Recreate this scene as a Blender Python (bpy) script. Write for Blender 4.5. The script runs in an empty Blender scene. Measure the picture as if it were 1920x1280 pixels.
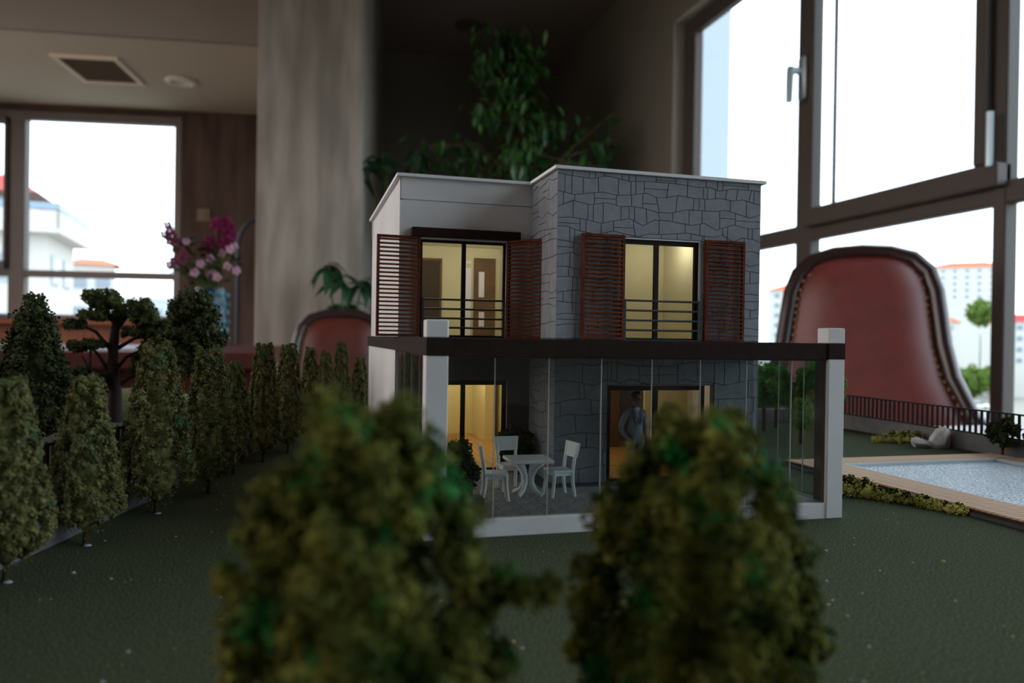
import bpy, bmesh, math, random
import numpy as np
from mathutils import Vector, Matrix

# ------------------------------------------------------------------ camera, sky, exposure
sc = bpy.context.scene
COL = sc.collection
MM = 0.001
F_PX = 1437.0
YAW, PITCH, ROLL = math.atan(394 / F_PX), -math.atan(6 / F_PX), 0.0155
fw = Vector((math.sin(YAW) * math.cos(PITCH), math.cos(YAW) * math.cos(PITCH), math.sin(PITCH)))
r0 = Vector((math.cos(YAW), -math.sin(YAW), 0)); u0 = r0.cross(fw)
rt = math.cos(ROLL) * r0 + math.sin(ROLL) * u0; up = rt.cross(fw)
cam = bpy.data.objects.new('camera', bpy.data.cameras.new('camera'))
COL.objects.link(cam)
M = Matrix.Identity(4)
for i in range(3):
    M[i][0], M[i][1], M[i][2] = rt[i], up[i], -fw[i]
M[2][3] = 60 * MM
cam.matrix_world = M
cam.data.sensor_width = 36.0
cam.data.lens = F_PX / 1920 * 36
cam.data.clip_start = 0.003
cam.data.clip_end = 2000
cam.data.dof.use_dof = True
cam.data.dof.focus_distance = 0.300
cam.data.dof.aperture_fstop = 15.0
cam.data.dof.aperture_blades = 7
sc.camera = cam

w = bpy.data.worlds.new('sky'); sc.world = w; w.use_nodes = True
bg = w.node_tree.nodes['Background']
bg.inputs['Color'].default_value = (0.78, 0.895, 1.0, 1)
bg.inputs['Strength'].default_value = 4.0
sc.view_settings.view_transform = 'Standard'
sc.view_settings.look = 'None'
sc.view_settings.exposure = 0.0
sc.view_settings.gamma = 1.0
sc.view_settings.use_curve_mapping = False
sc.cycles.use_denoising = True
sc.cycles.caustics_reflective = False
sc.cycles.caustics_refractive = False
sc.cycles.max_bounces = 12
sc.cycles.diffuse_bounces = 5
sc.cycles.transparent_max_bounces = 16
sc.cycles.sample_clamp_indirect = 4


def portal(name, loc, rot, sx, sy):
    l = bpy.data.lights.new(name, 'AREA'); l.shape = 'RECTANGLE'; l.size = sx; l.size_y = sy
    l.cycles.is_portal = True
    o = bpy.data.objects.new(name, l); COL.objects.link(o)
    o.location = loc; o.rotation_euler = rot
    return o


R90 = math.pi / 2
portal('portal_right', (1.80, 0.70, 0.60), (0, R90, 0), 1.95, 5.3)
portal('portal_left', (-2.56, 2.0, 0.675), (0, -R90, 0), 2.15, 5.2)
portal('portal_back', (-1.62, 5.47, 0.75), (R90, 0, math.radians(-9) + math.pi), 2.0, 1.4)

rnd = random.Random(7)


# ------------------------------------------------------------------ materials
def lin(c):
    return tuple(((x / 255) / 12.92 if x / 255 <= 0.04045 else ((x / 255 + 0.055) / 1.055) ** 2.4) for x in c) + (1,)


def mat(name, c, rough=0.6, spec=0.5, c2=None, scale=50, detail=4, stretch=(1, 1, 1), bump=0, bscale=None, metal=0,
        coat=0, lo=0.35, hi=0.65, c3=None, scale3=90, lo3=0.56, bdist=0.0005, coat_rough=0.1):
    m = bpy.data.materials.new(name); m.use_nodes = True
    nt = m.node_tree; b = nt.nodes['Principled BSDF']
    b.inputs['Base Color'].default_value = lin(c)
    b.inputs['Roughness'].default_value = rough
    b.inputs['Specular IOR Level'].default_value = spec
    b.inputs['Metallic'].default_value = metal
    b.inputs['Coat Weight'].default_value = coat
    b.inputs['Coat Roughness'].default_value = coat_rough
    if c2 is not None or bump:
        tc = nt.nodes.new('ShaderNodeTexCoord')
        mp = nt.nodes.new('ShaderNodeMapping'); mp.inputs['Scale'].default_value = stretch
        nt.links.new(tc.outputs['Object'], mp.inputs['Vector'])
    if c2 is not None:
        n = nt.nodes.new('ShaderNodeTexNoise'); n.inputs['Scale'].default_value = scale; n.inputs['Detail'].default_value = detail
        nt.links.new(mp.outputs[0], n.inputs['Vector'])
        r = nt.nodes.new('ShaderNodeValToRGB')
        r.color_ramp.elements[0].position = lo; r.color_ramp.elements[0].color = lin(c)
        r.color_ramp.elements[1].position = hi; r.color_ramp.elements[1].color = lin(c2)
        nt.links.new(n.outputs[0], r.inputs[0]); colour = r.outputs[0]
        if c3 is not None:                                   # larger patches of a third colour
            n3 = nt.nodes.new('ShaderNodeTexNoise'); n3.inputs['Scale'].default_value = scale3; n3.inputs['Detail'].default_value = 2
            nt.links.new(mp.outputs[0], n3.inputs['Vector'])
            r3 = nt.nodes.new('ShaderNodeMapRange'); r3.inputs['From Min'].default_value = lo3; r3.inputs['From Max'].default_value = lo3 + 0.10
            nt.links.new(n3.outputs[0], r3.inputs['Value'])
            mx = nt.nodes.new('ShaderNodeMix'); mx.data_type = 'RGBA'
            nt.links.new(r3.outputs[0], mx.inputs['Factor']); nt.links.new(colour, mx.inputs['A'])
            mx.inputs['B'].default_value = lin(c3); colour = mx.outputs['Result']
        nt.links.new(colour, b.inputs['Base Color'])
    if bump:
        n2 = nt.nodes.new('ShaderNodeTexNoise'); n2.inputs['Scale'].default_value = bscale or scale; n2.inputs['Detail'].default_value = 3
        nt.links.new(mp.outputs[0], n2.inputs['Vector'])
        bp = nt.nodes.new('ShaderNodeBump'); bp.inputs['Strength'].default_value = bump; bp.inputs['Distance'].default_value = bdist
        nt.links.new(n2.outputs[0], bp.inputs['Height']); nt.links.new(bp.outputs[0], b.inputs['Normal'])
    return m


def glass_mat(name, tint=(1, 1, 1), ior=1.45, rough=0.0, gain=1.0):
    m = bpy.data.materials.new(name); m.use_nodes = True; nt = m.node_tree
    nt.nodes.remove(nt.nodes['Principled BSDF'])
    out = nt.nodes['Material Output']
    t = nt.nodes.new('ShaderNodeBsdfTransparent'); t.inputs[0].default_value = (*tint, 1)
    g = nt.nodes.new('ShaderNodeBsdfGlossy'); g.inputs['Roughness'].default_value = rough
    g.inputs['Color'].default_value = (gain, gain, gain, 1)
    lw = nt.nodes.new('ShaderNodeLayerWeight'); lw.inputs['Blend'].default_value = 0.5
    pw = nt.nodes.new('ShaderNodeMath'); pw.operation = 'POWER'; pw.inputs[1].default_value = 5
    f = nt.nodes.new('ShaderNodeMapRange'); r0_ = ((ior - 1) / (ior + 1)) ** 2; f.inputs['To Min'].default_value = r0_
    nt.links.new(lw.outputs['Facing'], pw.inputs[0]); nt.links.new(pw.outputs[0], f.inputs['Value'])
    x = nt.nodes.new('ShaderNodeMixShader')
    nt.links.new(f.outputs[0], x.inputs[0]); nt.links.new(t.outputs[0], x.inputs[1]); nt.links.new(g.outputs[0], x.inputs[2])
    nt.links.new(x.outputs[0], out.inputs[0])
    return m


def emit_mat(name, c, s):
    m = bpy.data.materials.new(name); m.use_nodes = True
    b = m.node_tree.nodes['Principled BSDF']
    b.inputs['Base Color'].default_value = lin(c)
    b.inputs['Emission Color'].default_value = lin(c); b.inputs['Emission Strength'].default_value = s
    return m


WHITE = mat('white_model_paint', (226, 226, 226), 0.65, 0.3, (218, 216, 216), 30, bump=0.15, bscale=900, bdist=0.0002)
GREYSTONE = mat('grey_engraved_stone', (146, 150, 155), 0.85, 0.15, (134, 138, 144), 400, detail=6, bump=0.4, bscale=2200, bdist=0.00012)
GROUT = mat('stone_joint', (98, 101, 105), 0.9, 0.1)
BROWN = mat('dark_brown_paint', (50, 37, 31), 0.8, 0.12, (43, 31, 26), 300, bump=0.1, bscale=900, bdist=0.0002)
FRAMEB = mat('window_frame_black_brown', (34, 27, 24), 0.7, 0.2)
SHUT = mat('shutter_red_brown', (104, 52, 32), 0.7, 0.12, (80, 38, 24), 260, lo=0.4, hi=0.6)
SLATM = mat('slat_red_brown', (124, 64, 36), 0.7, 0.12, (88, 44, 26), 220, lo=0.4, hi=0.6)
RAILM = mat('railing_dark_grey', (44, 46, 48), 0.5, 0.4)
COPING = mat('pale_grey_coping', (224, 225, 226), 0.45, 0.5)
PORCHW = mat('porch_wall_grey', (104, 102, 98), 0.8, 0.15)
POSTSHADE = mat('post_shade_grey', (98, 92, 90), 0.8, 0.1)
PORCHC = mat('porch_ceiling_brown', (58, 50, 46), 0.8, 0.1)
DECKTOP = mat('terrace_pale_grey', (170, 174, 176), 0.7, 0.2)
GLASS = glass_mat('clear_acrylic', (0.84, 0.86, 0.86), 1.30)
PANE = glass_mat('window_glass', (0.965, 0.985, 0.99), 1.35)
PANEWARM = glass_mat('light_warming_glass', (1.0, 0.895, 0.83), 1.35)  # tint added to warm the daylight from the unseen left window
SPANE = glass_mat('model_window_glass', (0.94, 0.94, 0.93), 1.3)
GEDGE = mat('polished_glass_edge', (205, 212, 208), 0.3, 0.6)
CREAM = mat('cream_interior', (214, 208, 178), 0.8, 0.2)
YELLOW = mat('yellow_interior', (226, 212, 160), 0.8, 0.2)
AMBER = mat('amber_wood_panel', (124, 92, 54), 0.7, 0.2, (106, 76, 44), 60, stretch=(3, 1, 1))
WOODF = mat('miniature_oak_floor', (200, 158, 98), 0.55, 0.3, (172, 128, 74), 120, stretch=(1, 4, 1))
DOORW = mat('miniature_door_brown', (112, 84, 56), 0.6, 0.3, (96, 70, 46), 200)
DOORD = mat('miniature_door_dark', (62, 48, 36), 0.6, 0.3)
DOORF = mat('miniature_door_white', (226, 226, 246), 0.6, 0.3)
LED = emit_mat('led_lamp', (255, 244, 214), 6.0)
TILE = mat('patio_tile_grey', (176, 175, 174), 0.8, 0.2, (130, 129, 128), 900, lo=0.3, hi=0.7, bump=0.3, bscale=1500, bdist=0.0002)
FURN = mat('white_furniture', (240, 244, 243), 0.45, 0.5)
LAWN = mat('flocked_lawn', (44, 52, 36), 0.95, 0.03, (104, 112, 88), 1700, detail=4, lo=0.32, hi=0.68, bump=0.9, bscale=1600, bdist=0.0006)
HILL = mat('pale_green_flock', (128, 134, 92), 0.95, 0.05, (108, 116, 76), 300)
FLECK = mat('pale_fleck', (190, 180, 120), 0.8, 0.1, (200, 196, 190), 60, lo=0.48, hi=0.52)
FOLA = mat('olive_flock_foliage', (70, 72, 40), 0.95, 0.05, (128, 126, 80), 420, detail=3, lo=0.34, hi=0.62, c3=(70, 112, 82), scale3=70, lo3=0.57)
FOLB = mat('coarse_olive_foliage', (46, 62, 28), 0.95, 0.05, (130, 128, 60), 190, detail=3, lo=0.36, hi=0.62, c3=(42, 118, 58), scale3=130, lo3=0.57)
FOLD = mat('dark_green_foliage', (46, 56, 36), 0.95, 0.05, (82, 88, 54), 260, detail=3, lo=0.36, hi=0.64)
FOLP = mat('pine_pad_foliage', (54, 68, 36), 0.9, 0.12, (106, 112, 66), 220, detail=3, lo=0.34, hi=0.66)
FOLG = mat('bright_garden_foliage', (56, 110, 40), 0.9, 0.1, (98, 150, 58), 220, detail=3, lo=0.36, hi=0.66)
FOLY = mat('yellow_green_moss', (168, 162, 62), 0.95, 0.04, (222, 214, 134), 300, detail=3, lo=0.34, hi=0.66)
FOLV = mat('dark_moss', (44, 52, 26), 0.9, 0.1, (74, 78, 34), 300, detail=3)
TRUNK = mat('thin_brown_trunk', (66, 52, 34), 0.85, 0.15)
TRUNKD = mat('dark_trunk', (52, 40, 38), 0.85, 0.15)
TRUNKR = mat('reddish_trunk', (128, 84, 58), 0.85, 0.15)
GLUE = mat('white_glue_spot', (196, 202, 206), 0.5, 0.4)
KERB = mat('grey_low_wall', (112, 110, 112), 0.8, 0.2, (100, 98, 100), 200)
KERBR = mat('grey_brown_low_wall', (134, 128, 126), 0.8, 0.2, (122, 116, 114), 200)
FENCE = mat('fence_charcoal', (40, 38, 40), 0.75, 0.15)
DECK = mat('pale_deck_wood', (234, 198, 170), 0.8, 0.15, (214, 176, 148), 300, stretch=(1, 1, 1))
DECKEDGE = mat('burnt_deck_edge', (74, 48, 42), 0.8, 0.2)
POOLW = mat('pool_pale_lining', (206, 216, 220), 0.6, 0.3)
ROCK = mat('pale_rock', (248, 240, 236), 0.85, 0.2, (222, 208, 202), 150, bump=0.4, bscale=300, bdist=0.0006)
SKIN = mat('figure_skin', (120, 84, 72), 0.6, 0.3)
SUIT = mat('figure_suit', (132, 140, 150), 0.6, 0.3, (108, 115, 124), 300)
SHIRT = mat('figure_shirt', (206, 214, 220), 0.6, 0.3)
HAIR = mat('figure_hair', (34, 28, 30), 0.6, 0.3)
SHOE = mat('figure_shoe', (30, 28, 28), 0.5, 0.4)
PLANTER = mat('planter_dark_grey', (80, 82, 84), 0.7, 0.3)
# the room
WALLP = mat('vertical_streak_wallpaper', (172, 163, 152), 0.85, 0.15, (138, 130, 120), 7, detail=3, stretch=(1.7, 1.7, 0.26), lo=0.36, hi=0.64)
WALLB = mat('brown_streak_wallpaper', (100, 82, 74), 0.85, 0.15, (80, 65, 58), 7, detail=3, stretch=(1.7, 1.7, 0.26), lo=0.36, hi=0.64)
NICHE = mat('dark_olive_wall', (138, 132, 120), 0.9, 0.1)
CEIL = mat('ceiling_paint', (160, 150, 142), 0.95, 0.1)
SOFF = mat('soffit_paint', (216, 206, 188), 0.95, 0.1)
FLOORM = mat('dark_carpet', (70, 52, 46), 0.95, 0.05)
WFRAME = mat('taupe_aluminium', (124, 112, 106), 0.5, 0.4)
WFRAMED = mat('brown_grey_aluminium', (88, 80, 74), 0.5, 0.4)
REVEAL = mat('reveal_paint', (186, 182, 172), 0.9, 0.1)
STEEL = mat('satin_steel', (190, 204, 210), 0.35, 0.5, metal=0.6)
TABLEW = mat('red_brown_table', (96, 40, 30), 0.4, 0.5, (80, 32, 24), 12, stretch=(1, 6, 1), coat=0.2)
DESKW = mat('red_brown_desk', (86, 37, 28), 0.6, 0.3, (74, 31, 24), 8, stretch=(6, 1, 1))
SILLW = mat('orange_brown_sill_wood', (158, 88, 48), 0.5, 0.4, (136, 72, 40), 9, stretch=(6, 1, 1))
LEATH = mat('red_leather', (124, 44, 38), 0.5, 0.7, (108, 38, 33), 20, coat=0.6, coat_rough=0.5, bump=0.08, bscale=500, bdist=0.001)
LEATHB = mat('brown_red_leather', (100, 42, 32), 0.5, 0.4, (86, 36, 28), 20, coat=0.15, coat_rough=0.4)
CHWOOD = mat('dark_polished_wood', (52, 34, 32), 0.3, 0.6, coat=0.3)
NAIL = mat('antique_brass_nail', (104, 82, 54), 0.35, 0.5, metal=0.8)
PAPER = mat('white_paper', (232, 236, 244), 0.7, 0.2)
LEAFD = mat('ficus_leaf', (44, 84, 38), 0.38, 0.5, (74, 124, 48), 9, lo=0.42, hi=0.62)
LEAFP = mat('house_plant_leaf', (34, 68, 40), 0.5, 0.3, (46, 84, 48), 9)
STEMG = mat('green_stem', (74, 88, 44), 0.7, 0.2)
BARK = mat('ficus_bark', (116, 96, 70), 0.85, 0.1)
POT = mat('terracotta_pot', (120, 74, 54), 0.8, 0.2)
VASED = mat('vase_dark_blue', (30, 52, 66), 0.3, 0.5)
VASET = mat('vase_teal_tile', (74, 124, 140), 0.3, 0.5)
MAGENTA = mat('magenta_petal', (112, 16, 66), 0.7, 0.2)
DPINK = mat('dusky_pink_petal', (118, 54, 74), 0.7, 0.2)
PINK = mat('pale_pink_petal', (200, 154, 172), 0.7, 0.2)
SWITCHM = mat('beige_switch', (126, 110, 94), 0.6, 0.3)
VENTF = mat('vent_frame_cream', (250, 236, 212), 0.6, 0.3)
VENTD = mat('vent_grille_brown', (112, 94, 76), 0.8, 0.2)
LAMPW = mat('downlight_trim', (246, 240, 230), 0.5, 0.4)
LAMPD = mat('downlight_lens', (190, 180, 164), 0.3, 0.5)
RODB = mat('blue_grey_rod', (50, 58, 76), 0.6, 0.4)
# outside
PLAST = mat('pale_render', (188, 185, 178), 0.9, 0.1)
PLASTG = mat('grey_render', (168, 176, 180), 0.9, 0.1)
ROOFR = mat('red_roof', (176, 62, 60), 0.85, 0.1)
ROOFO = mat('orange_tile_roof', (196, 100, 70), 0.85, 0.1)
EAVE = mat('dark_eave', (96, 62, 56), 0.8, 0.1)
BALC = mat('balcony_glass_blue', (116, 138, 156), 0.4, 0.5)
FARWIN = mat('far_window_glass', (116, 128, 138), 0.3, 0.5)
CITY = mat('city_ground', (140, 136, 128), 0.95, 0.05)
OUTTREE = mat('street_tree_green', (66, 88, 34), 0.9, 0.1, (96, 116, 52), 0.5)
CARW = mat('white_car_paint', (240, 240, 240), 0.3, 0.5)
CARG = mat('dark_car_glass', (60, 66, 72), 0.2, 0.5)
TYRE = mat('tyre', (30, 30, 30), 0.8, 0.2)


def water_mat():
    m = mat('pool_water', (126, 168, 200), 0.18, 0.6, (248, 252, 255), 1000, detail=2, lo=0.38, hi=0.58, bump=1.0, bscale=700, bdist=0.0012)  # near-white noise paints the sparkle into the water colour
    return m


WATER = water_mat()


# ------------------------------------------------------------------ geometry helpers
class MB:
    """Collects shapes (given in millimetres by default) and links them as ONE mesh object."""

    def __init__(self, s=MM, T=None):
        self.v = []; self.f = []; self.mi = []; self.s = s; self.T = T; self.m = 0

    def add(self, vs, fs):
        o = len(self.v); self.v.extend([tuple(p) for p in vs])
        for q in fs:
            self.f.append([o + i for i in q]); self.mi.append(self.m)

    def box(self, x0, x1, y0, y1, z0, z1, c=0):
        if c <= 0:
            vs = [(x, y, z) for z in (z0, z1) for y in (y0, y1) for x in (x0, x1)]
            self.add(vs, [(0, 2, 3, 1), (4, 5, 7, 6), (0, 1, 5, 4), (2, 6, 7, 3), (0, 4, 6, 2), (1, 3, 7, 5)])
            return
        X, Y, Z = (x0, x1), (y0, y1), (z0, z1)
        vs = []; idx = {}
        for i in (0, 1):
            for j in (0, 1):
                for k in (0, 1):
                    sx, sy, sz = (c if i == 0 else -c), (c if j == 0 else -c), (c if k == 0 else -c)
                    idx[i, j, k, 0] = len(vs); vs.append((X[i], Y[j] + sy, Z[k] + sz))
                    idx[i, j, k, 1] = len(vs); vs.append((X[i] + sx, Y[j], Z[k] + sz))
                    idx[i, j, k, 2] = len(vs); vs.append((X[i] + sx, Y[j] + sy, Z[k]))
        fs = []
        for i in (0, 1):
            fs.append([idx[i, 0, 0, 0], idx[i, 1, 0, 0], idx[i, 1, 1, 0], idx[i, 0, 1, 0]])
            fs.append([idx[0, i, 0, 1], idx[1, i, 0, 1], idx[1, i, 1, 1], idx[0, i, 1, 1]])
            fs.append([idx[0, 0, i, 2], idx[1, 0, i, 2], idx[1, 1, i, 2], idx[0, 1, i, 2]])
        for a in (0, 1):
            for b in (0, 1):
                fs.append([idx[a, b, 0, 0], idx[a, b, 1, 0], idx[a, b, 1, 1], idx[a, b, 0, 1]])
                fs.append([idx[a, 0, b, 0], idx[a, 1, b, 0], idx[a, 1, b, 2], idx[a, 0, b, 2]])
                fs.append([idx[0, a, b, 1], idx[1, a, b, 1], idx[1, a, b, 2], idx[0, a, b, 2]])
        for i in (0, 1):
            for j in (0, 1):
                for k in (0, 1):
                    fs.append([idx[i, j, k, 0], idx[i, j, k, 1], idx[i, j, k, 2]])
        self.add(vs, fs)

    def prism(self, poly, z0, z1):
        n = len(poly)
        vs = [(x, y, z0) for x, y in poly] + [(x, y, z1) for x, y in poly]
        fs = [list(range(n))[::-1], list(range(n, 2 * n))] + [[i, (i + 1) % n, n + (i + 1) % n, n + i] for i in range(n)]
        self.add(vs, fs)

    def tube(self, pts, r, n=8, cap=True):
        pts = [Vector(p) for p in pts]
        rs = r if isinstance(r, (list, tuple)) else [r] * len(pts)
        rings = []; prev = None
        for i, p in enumerate(pts):
            t = (pts[min(i + 1, len(pts) - 1)] - pts[max(i - 1, 0)]).normalized()
            a = prev if prev is not None else Vector((0, 0, 1)) if abs(t.z) < 0.9 else Vector((1, 0, 0))
            b = t.cross(a)
            if b.length < 1e-6:
                b = t.cross(Vector((0.3, 1, 0.2)))
            b.normalize(); a = b.cross(t).normalized(); prev = a
            rings.append([p + (a * math.cos(2 * math.pi * k / n) + b * math.sin(2 * math.pi * k / n)) * rs[i] for k in range(n)])
        vs = [q for rg in rings for q in rg]; fs = []
        for i in range(len(pts) - 1):
            for k in range(n):
                fs.append([i * n + k, i * n + (k + 1) % n, (i + 1) * n + (k + 1) % n, (i + 1) * n + k])
        if cap:
            fs.append(list(range(n))[::-1]); fs.append([(len(pts) - 1) * n + k for k in range(n)])
        self.add(vs, fs)

    def lathe(self, prof, cx=0, cy=0, n=20):
        vs = []; fs = []
        for r, z in prof:
            for k in range(n):
                a = 2 * math.pi * k / n; vs.append((cx + r * math.cos(a), cy + r * math.sin(a), z))
        for i in range(len(prof) - 1):
            for k in range(n):
                fs.append([i * n + k, i * n + (k + 1) % n, (i + 1) * n + (k + 1) % n, (i + 1) * n + k])
        fs.append(list(range(n))[::-1]); fs.append([(len(prof) - 1) * n + k for k in range(n)])
        self.add(vs, fs)

    def ball(self, c, r, n=10, m=6):
        rx, ry, rz = (r, r, r) if not isinstance(r, tuple) else r
        vs = [(c[0], c[1], c[2] + rz)]; fs = []
        for i in range(1, m):
            t = math.pi * i / m
            for k in range(n):
                a = 2 * math.pi * k / n
                vs.append((c[0] + rx * math.sin(t) * math.cos(a), c[1] + ry * math.sin(t) * math.sin(a), c[2] + rz * math.cos(t)))
        vs.append((c[0], c[1], c[2] - rz)); L = len(vs) - 1
        for k in range(n):
            fs.append([0, 1 + k, 1 + (k + 1) % n])
            fs.append([L, 1 + (m - 2) * n + (k + 1) % n, 1 + (m - 2) * n + k])
        for i in range(m - 2):
            for k in range(n):
                fs.append([1 + i * n + k, 1 + (i + 1) * n + k, 1 + (i + 1) * n + (k + 1) % n, 1 + i * n + (k + 1) % n])
        self.add(vs, fs)

    def mesh(self, name, mats, off=(0, 0, 0), smooth=False):
        me = bpy.data.meshes.new(name)
        P = np.array(self.v, float) * self.s
        if self.T is not None:
            T = np.array(self.T); P = P @ T[:3, :3].T + T[:3, 3]
        P = P - np.array(off)
        me.from_pydata(P.tolist(), [], self.f)
        for m in (mats if isinstance(mats, (list, tuple)) else [mats]):
            me.materials.append(m)
        if any(self.mi):
            me.polygons.foreach_set('material_index', self.mi)
        if smooth:
            me.polygons.foreach_set('use_smooth', [True] * len(me.polygons))
            try:
                me.set_sharp_from_angle(angle=math.radians(40))
            except Exception:
                pass
        bm = bmesh.new(); bm.from_mesh(me); bmesh.ops.recalc_face_normals(bm, faces=bm.faces); bm.to_mesh(me); bm.free()
        me.update()
        return me

    def build(self, name, mats, parent=None, smooth=False):
        off = root_loc(parent)
        o = bpy.data.objects.new(name, self.mesh(name, mats, off, smooth)); COL.objects.link(o)
        if parent is not None:
            o.parent = parent
        return o


def root_loc(p):
    t = Vector((0, 0, 0))
    while p is not None:
        t = t + p.location; p = p.parent
    return t


def link(name, me, parent=None, loc=(0, 0, 0), rz=0):
    o = bpy.data.objects.new(name, me); COL.objects.link(o); o.location = loc; o.rotation_euler = (0, 0, rz)
    if parent is not None:
        o.parent = parent
    return o


def tag(o, label=None, cat=None, group=None, kind=None):
    for k, v in (('label', label), ('category', cat), ('group', group), ('kind', kind)):
        if v:
            o[k] = v
    return o


def thing(name, label, cat, loc=(0, 0, 0), group=None):
    o = bpy.data.objects.new(name, None); COL.objects.link(o); o.location = loc; o.empty_display_size = 0.01
    return tag(o, label, cat, group)


def struct(mb, name, m, parent=None, smooth=False):
    o = mb.build(name, m, parent, smooth)
    if parent is None:
        o['kind'] = 'structure'
    return o


def copy_tree(o, parent=None):
    c = o.copy(); COL.objects.link(c)
    if parent is not None:
        c.parent = parent
    for ch in list(o.children):
        copy_tree(ch, c)
    return c


# ------------------------------------------------------------------ the room: floor, walls, ceiling, windows
def rect_wall(mb, a0, a1, z0, z1, holes, put):
    """boxes round rectangular holes (a0,a1,z0,z1); put(a0,a1,z0,z1) adds one box"""
    xs = sorted({a0, a1, *[h[0] for h in holes], *[h[1] for h in holes]})
    for i in range(len(xs) - 1):
        u, v = xs[i], xs[i + 1]; zz = [(z0, z1)]
        for h in holes:
            if h[0] <= u and h[1] >= v:
                nz = []
                for p, q in zz:
                    if h[2] > p:
                        nz.append((p, min(q, h[2])))
                    if h[3] < q:
                        nz.append((max(p, h[3]), q))
                zz = nz
        for p, q in zz:
            if q - p > 1e-6:
                put(u, v, p, q)


FZ, CZ = -0.80, 1.97
m_ = MB(1); m_.box(-2.9, 2.1, -2.5, 6.2, FZ - 0.1, FZ); struct(m_, 'floor', FLOORM)
m_ = MB(1); m_.box(-2.9, 2.1, -2.5, 6.2, CZ, CZ + 0.12); struct(m_, 'ceiling', CEIL)
m_ = MB(1); m_.box(-2.9, 2.1, -2.5, -2.3, FZ, CZ); struct(m_, 'wall_rear', WALLP)
# left wall with a long window
m_ = MB(1); rect_wall(m_, -2.3, 6.0, FZ, CZ, [(-0.6, 4.6, -0.40, 1.75)], lambda a, b, c, d: m_.box(-2.62, -2.5, a, b, c, d)); struct(m_, 'wall_left', WALLB)
# right wall: inner face at 1.686, deep reveals, windows at 1.75
m_ = MB(1); rect_wall(m_, -2.3, 5.4, FZ, CZ, [(-1.95, 3.32, -0.36, 1.57)], lambda a, b, c, d: m_.box(1.686, 1.84, a, b, c, d)); struct(m_, 'wall_right', NICHE)
m_ = MB(1); m_.box(-0.3, 1.686, 5.19, 5.31, FZ, CZ); struct(m_, 'wall_back', NICHE)
# the slanted back-left wall, 9 degrees off
BW = Matrix.Translation((-0.553, 5.2, 0)) @ Matrix.Rotation(math.radians(-9), 4, 'Z')
m_ = MB(1, BW); rect_wall(m_, -2.1, 0.95, FZ, CZ, [(-2.0, -0.2, 0.13, 1.43)], lambda a, b, c, d: m_.box(a, b, 0, 0.12, c, d)); struct(m_, 'wall_left_back', WALLB)
# dropped soffit in front of the back-left window
SF = Matrix.Translation((-0.234, 3.915, 0)) @ Matrix.Rotation(math.radians(-7.3), 4, 'Z')
m_ = MB(1, SF); m_.box(-2.4, 0.10, 0.03, 1.33, 1.462, CZ + 0.05); struct(m_, 'ceiling_soffit', SOFF)
m_ = MB(1, SF); m_.box(-2.4, 0.10, 0.0, 0.03, 1.462, CZ); struct(m_, 'trim_1', CEIL)
# the column: a papered pier that runs back to the wall
CW = Matrix.Translation((0.022, 3.50, 0)) @ Matrix.Rotation(math.radians(-9), 4, 'Z')
m_ = MB(1, CW); m_.box(-0.227, 0.227, 0, 1.66, FZ, CZ, 0.004); struct(m_, 'wall_pier', WALLP)
# wood parapet and sill under the back-left window
m_ = MB(1, BW); m_.box(-2.1, -0.12, -0.05, -0.002, FZ, 0.10); struct(m_, 'trim_2', SILLW)
m_ = MB(1, BW); m_.box(-2.1, -0.12, -0.16, 0.02, 0.10, 0.128, 0.005); struct(m_, 'trim_3', SILLW)


def window(name, T, us, zs, glass, frame_m, pane_m=None, fw_=0.05, d0=-0.02, d1=0.05):
    """us: mullion spans [(u0,u1)...], zs: transom spans; glass: list of pane rectangles"""
    f = MB(1, T)
    z0, z1 = zs[0][0], zs[-1][1]
    for a, b in us:
        f.box(a, b, d0, d1, z0, z1, 0.004)
    for a, b in zs:
        f.box(us[0][0], us[-1][1], d0 + 0.004, d1 - 0.004, a, b, 0.004)
    o = f.build(name, frame_m); o['kind'] = 'structure'
    for a, b, c, d in glass:
        g = MB(1, T); g.box(a - 0.005, b + 0.005, 0.012, 0.018, c - 0.005, d + 0.005); g.build('pane', pane_m or PANE, o)
    return o


# window_1: back left
us = [(-2.0, -1.95), (-1.226, -1.134), (-0.245, -0.2)]
zs = [(0.13, 0.165), (0.397, 0.439), (1.375, 1.43)]
gl = [(-1.95, -1.226, 0.165, 0.397), (-1.134, -0.245, 0.165, 0.397), (-1.95, -1.226, 0.439, 1.375), (-1.134, -0.245, 0.439, 1.375)]
w1 = window('window_1', BW @ Matrix.Translation((0, 0.03, 0)), us, zs, gl, WFRAME)
f_ = MB(1, BW @ Matrix.Translation((0, 0.005, 0)))                 # the sash in the left light
for a in ((-1.95, -1.90, 0.44, 1.375), (-1.24, -1.226, 0.44, 1.375)):
    f_.box(a[0], a[1], -0.03, 0.02, a[2], a[3], 0.004)
f_.box(-1.95, -1.226, -0.03, 0.02, 0.44, 0.49, 0.004); f_.box(-1.95, -1.226, -0.03, 0.02, 1.335, 1.375, 0.004)
f_.build('sash', WFRAME, w1)
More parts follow.
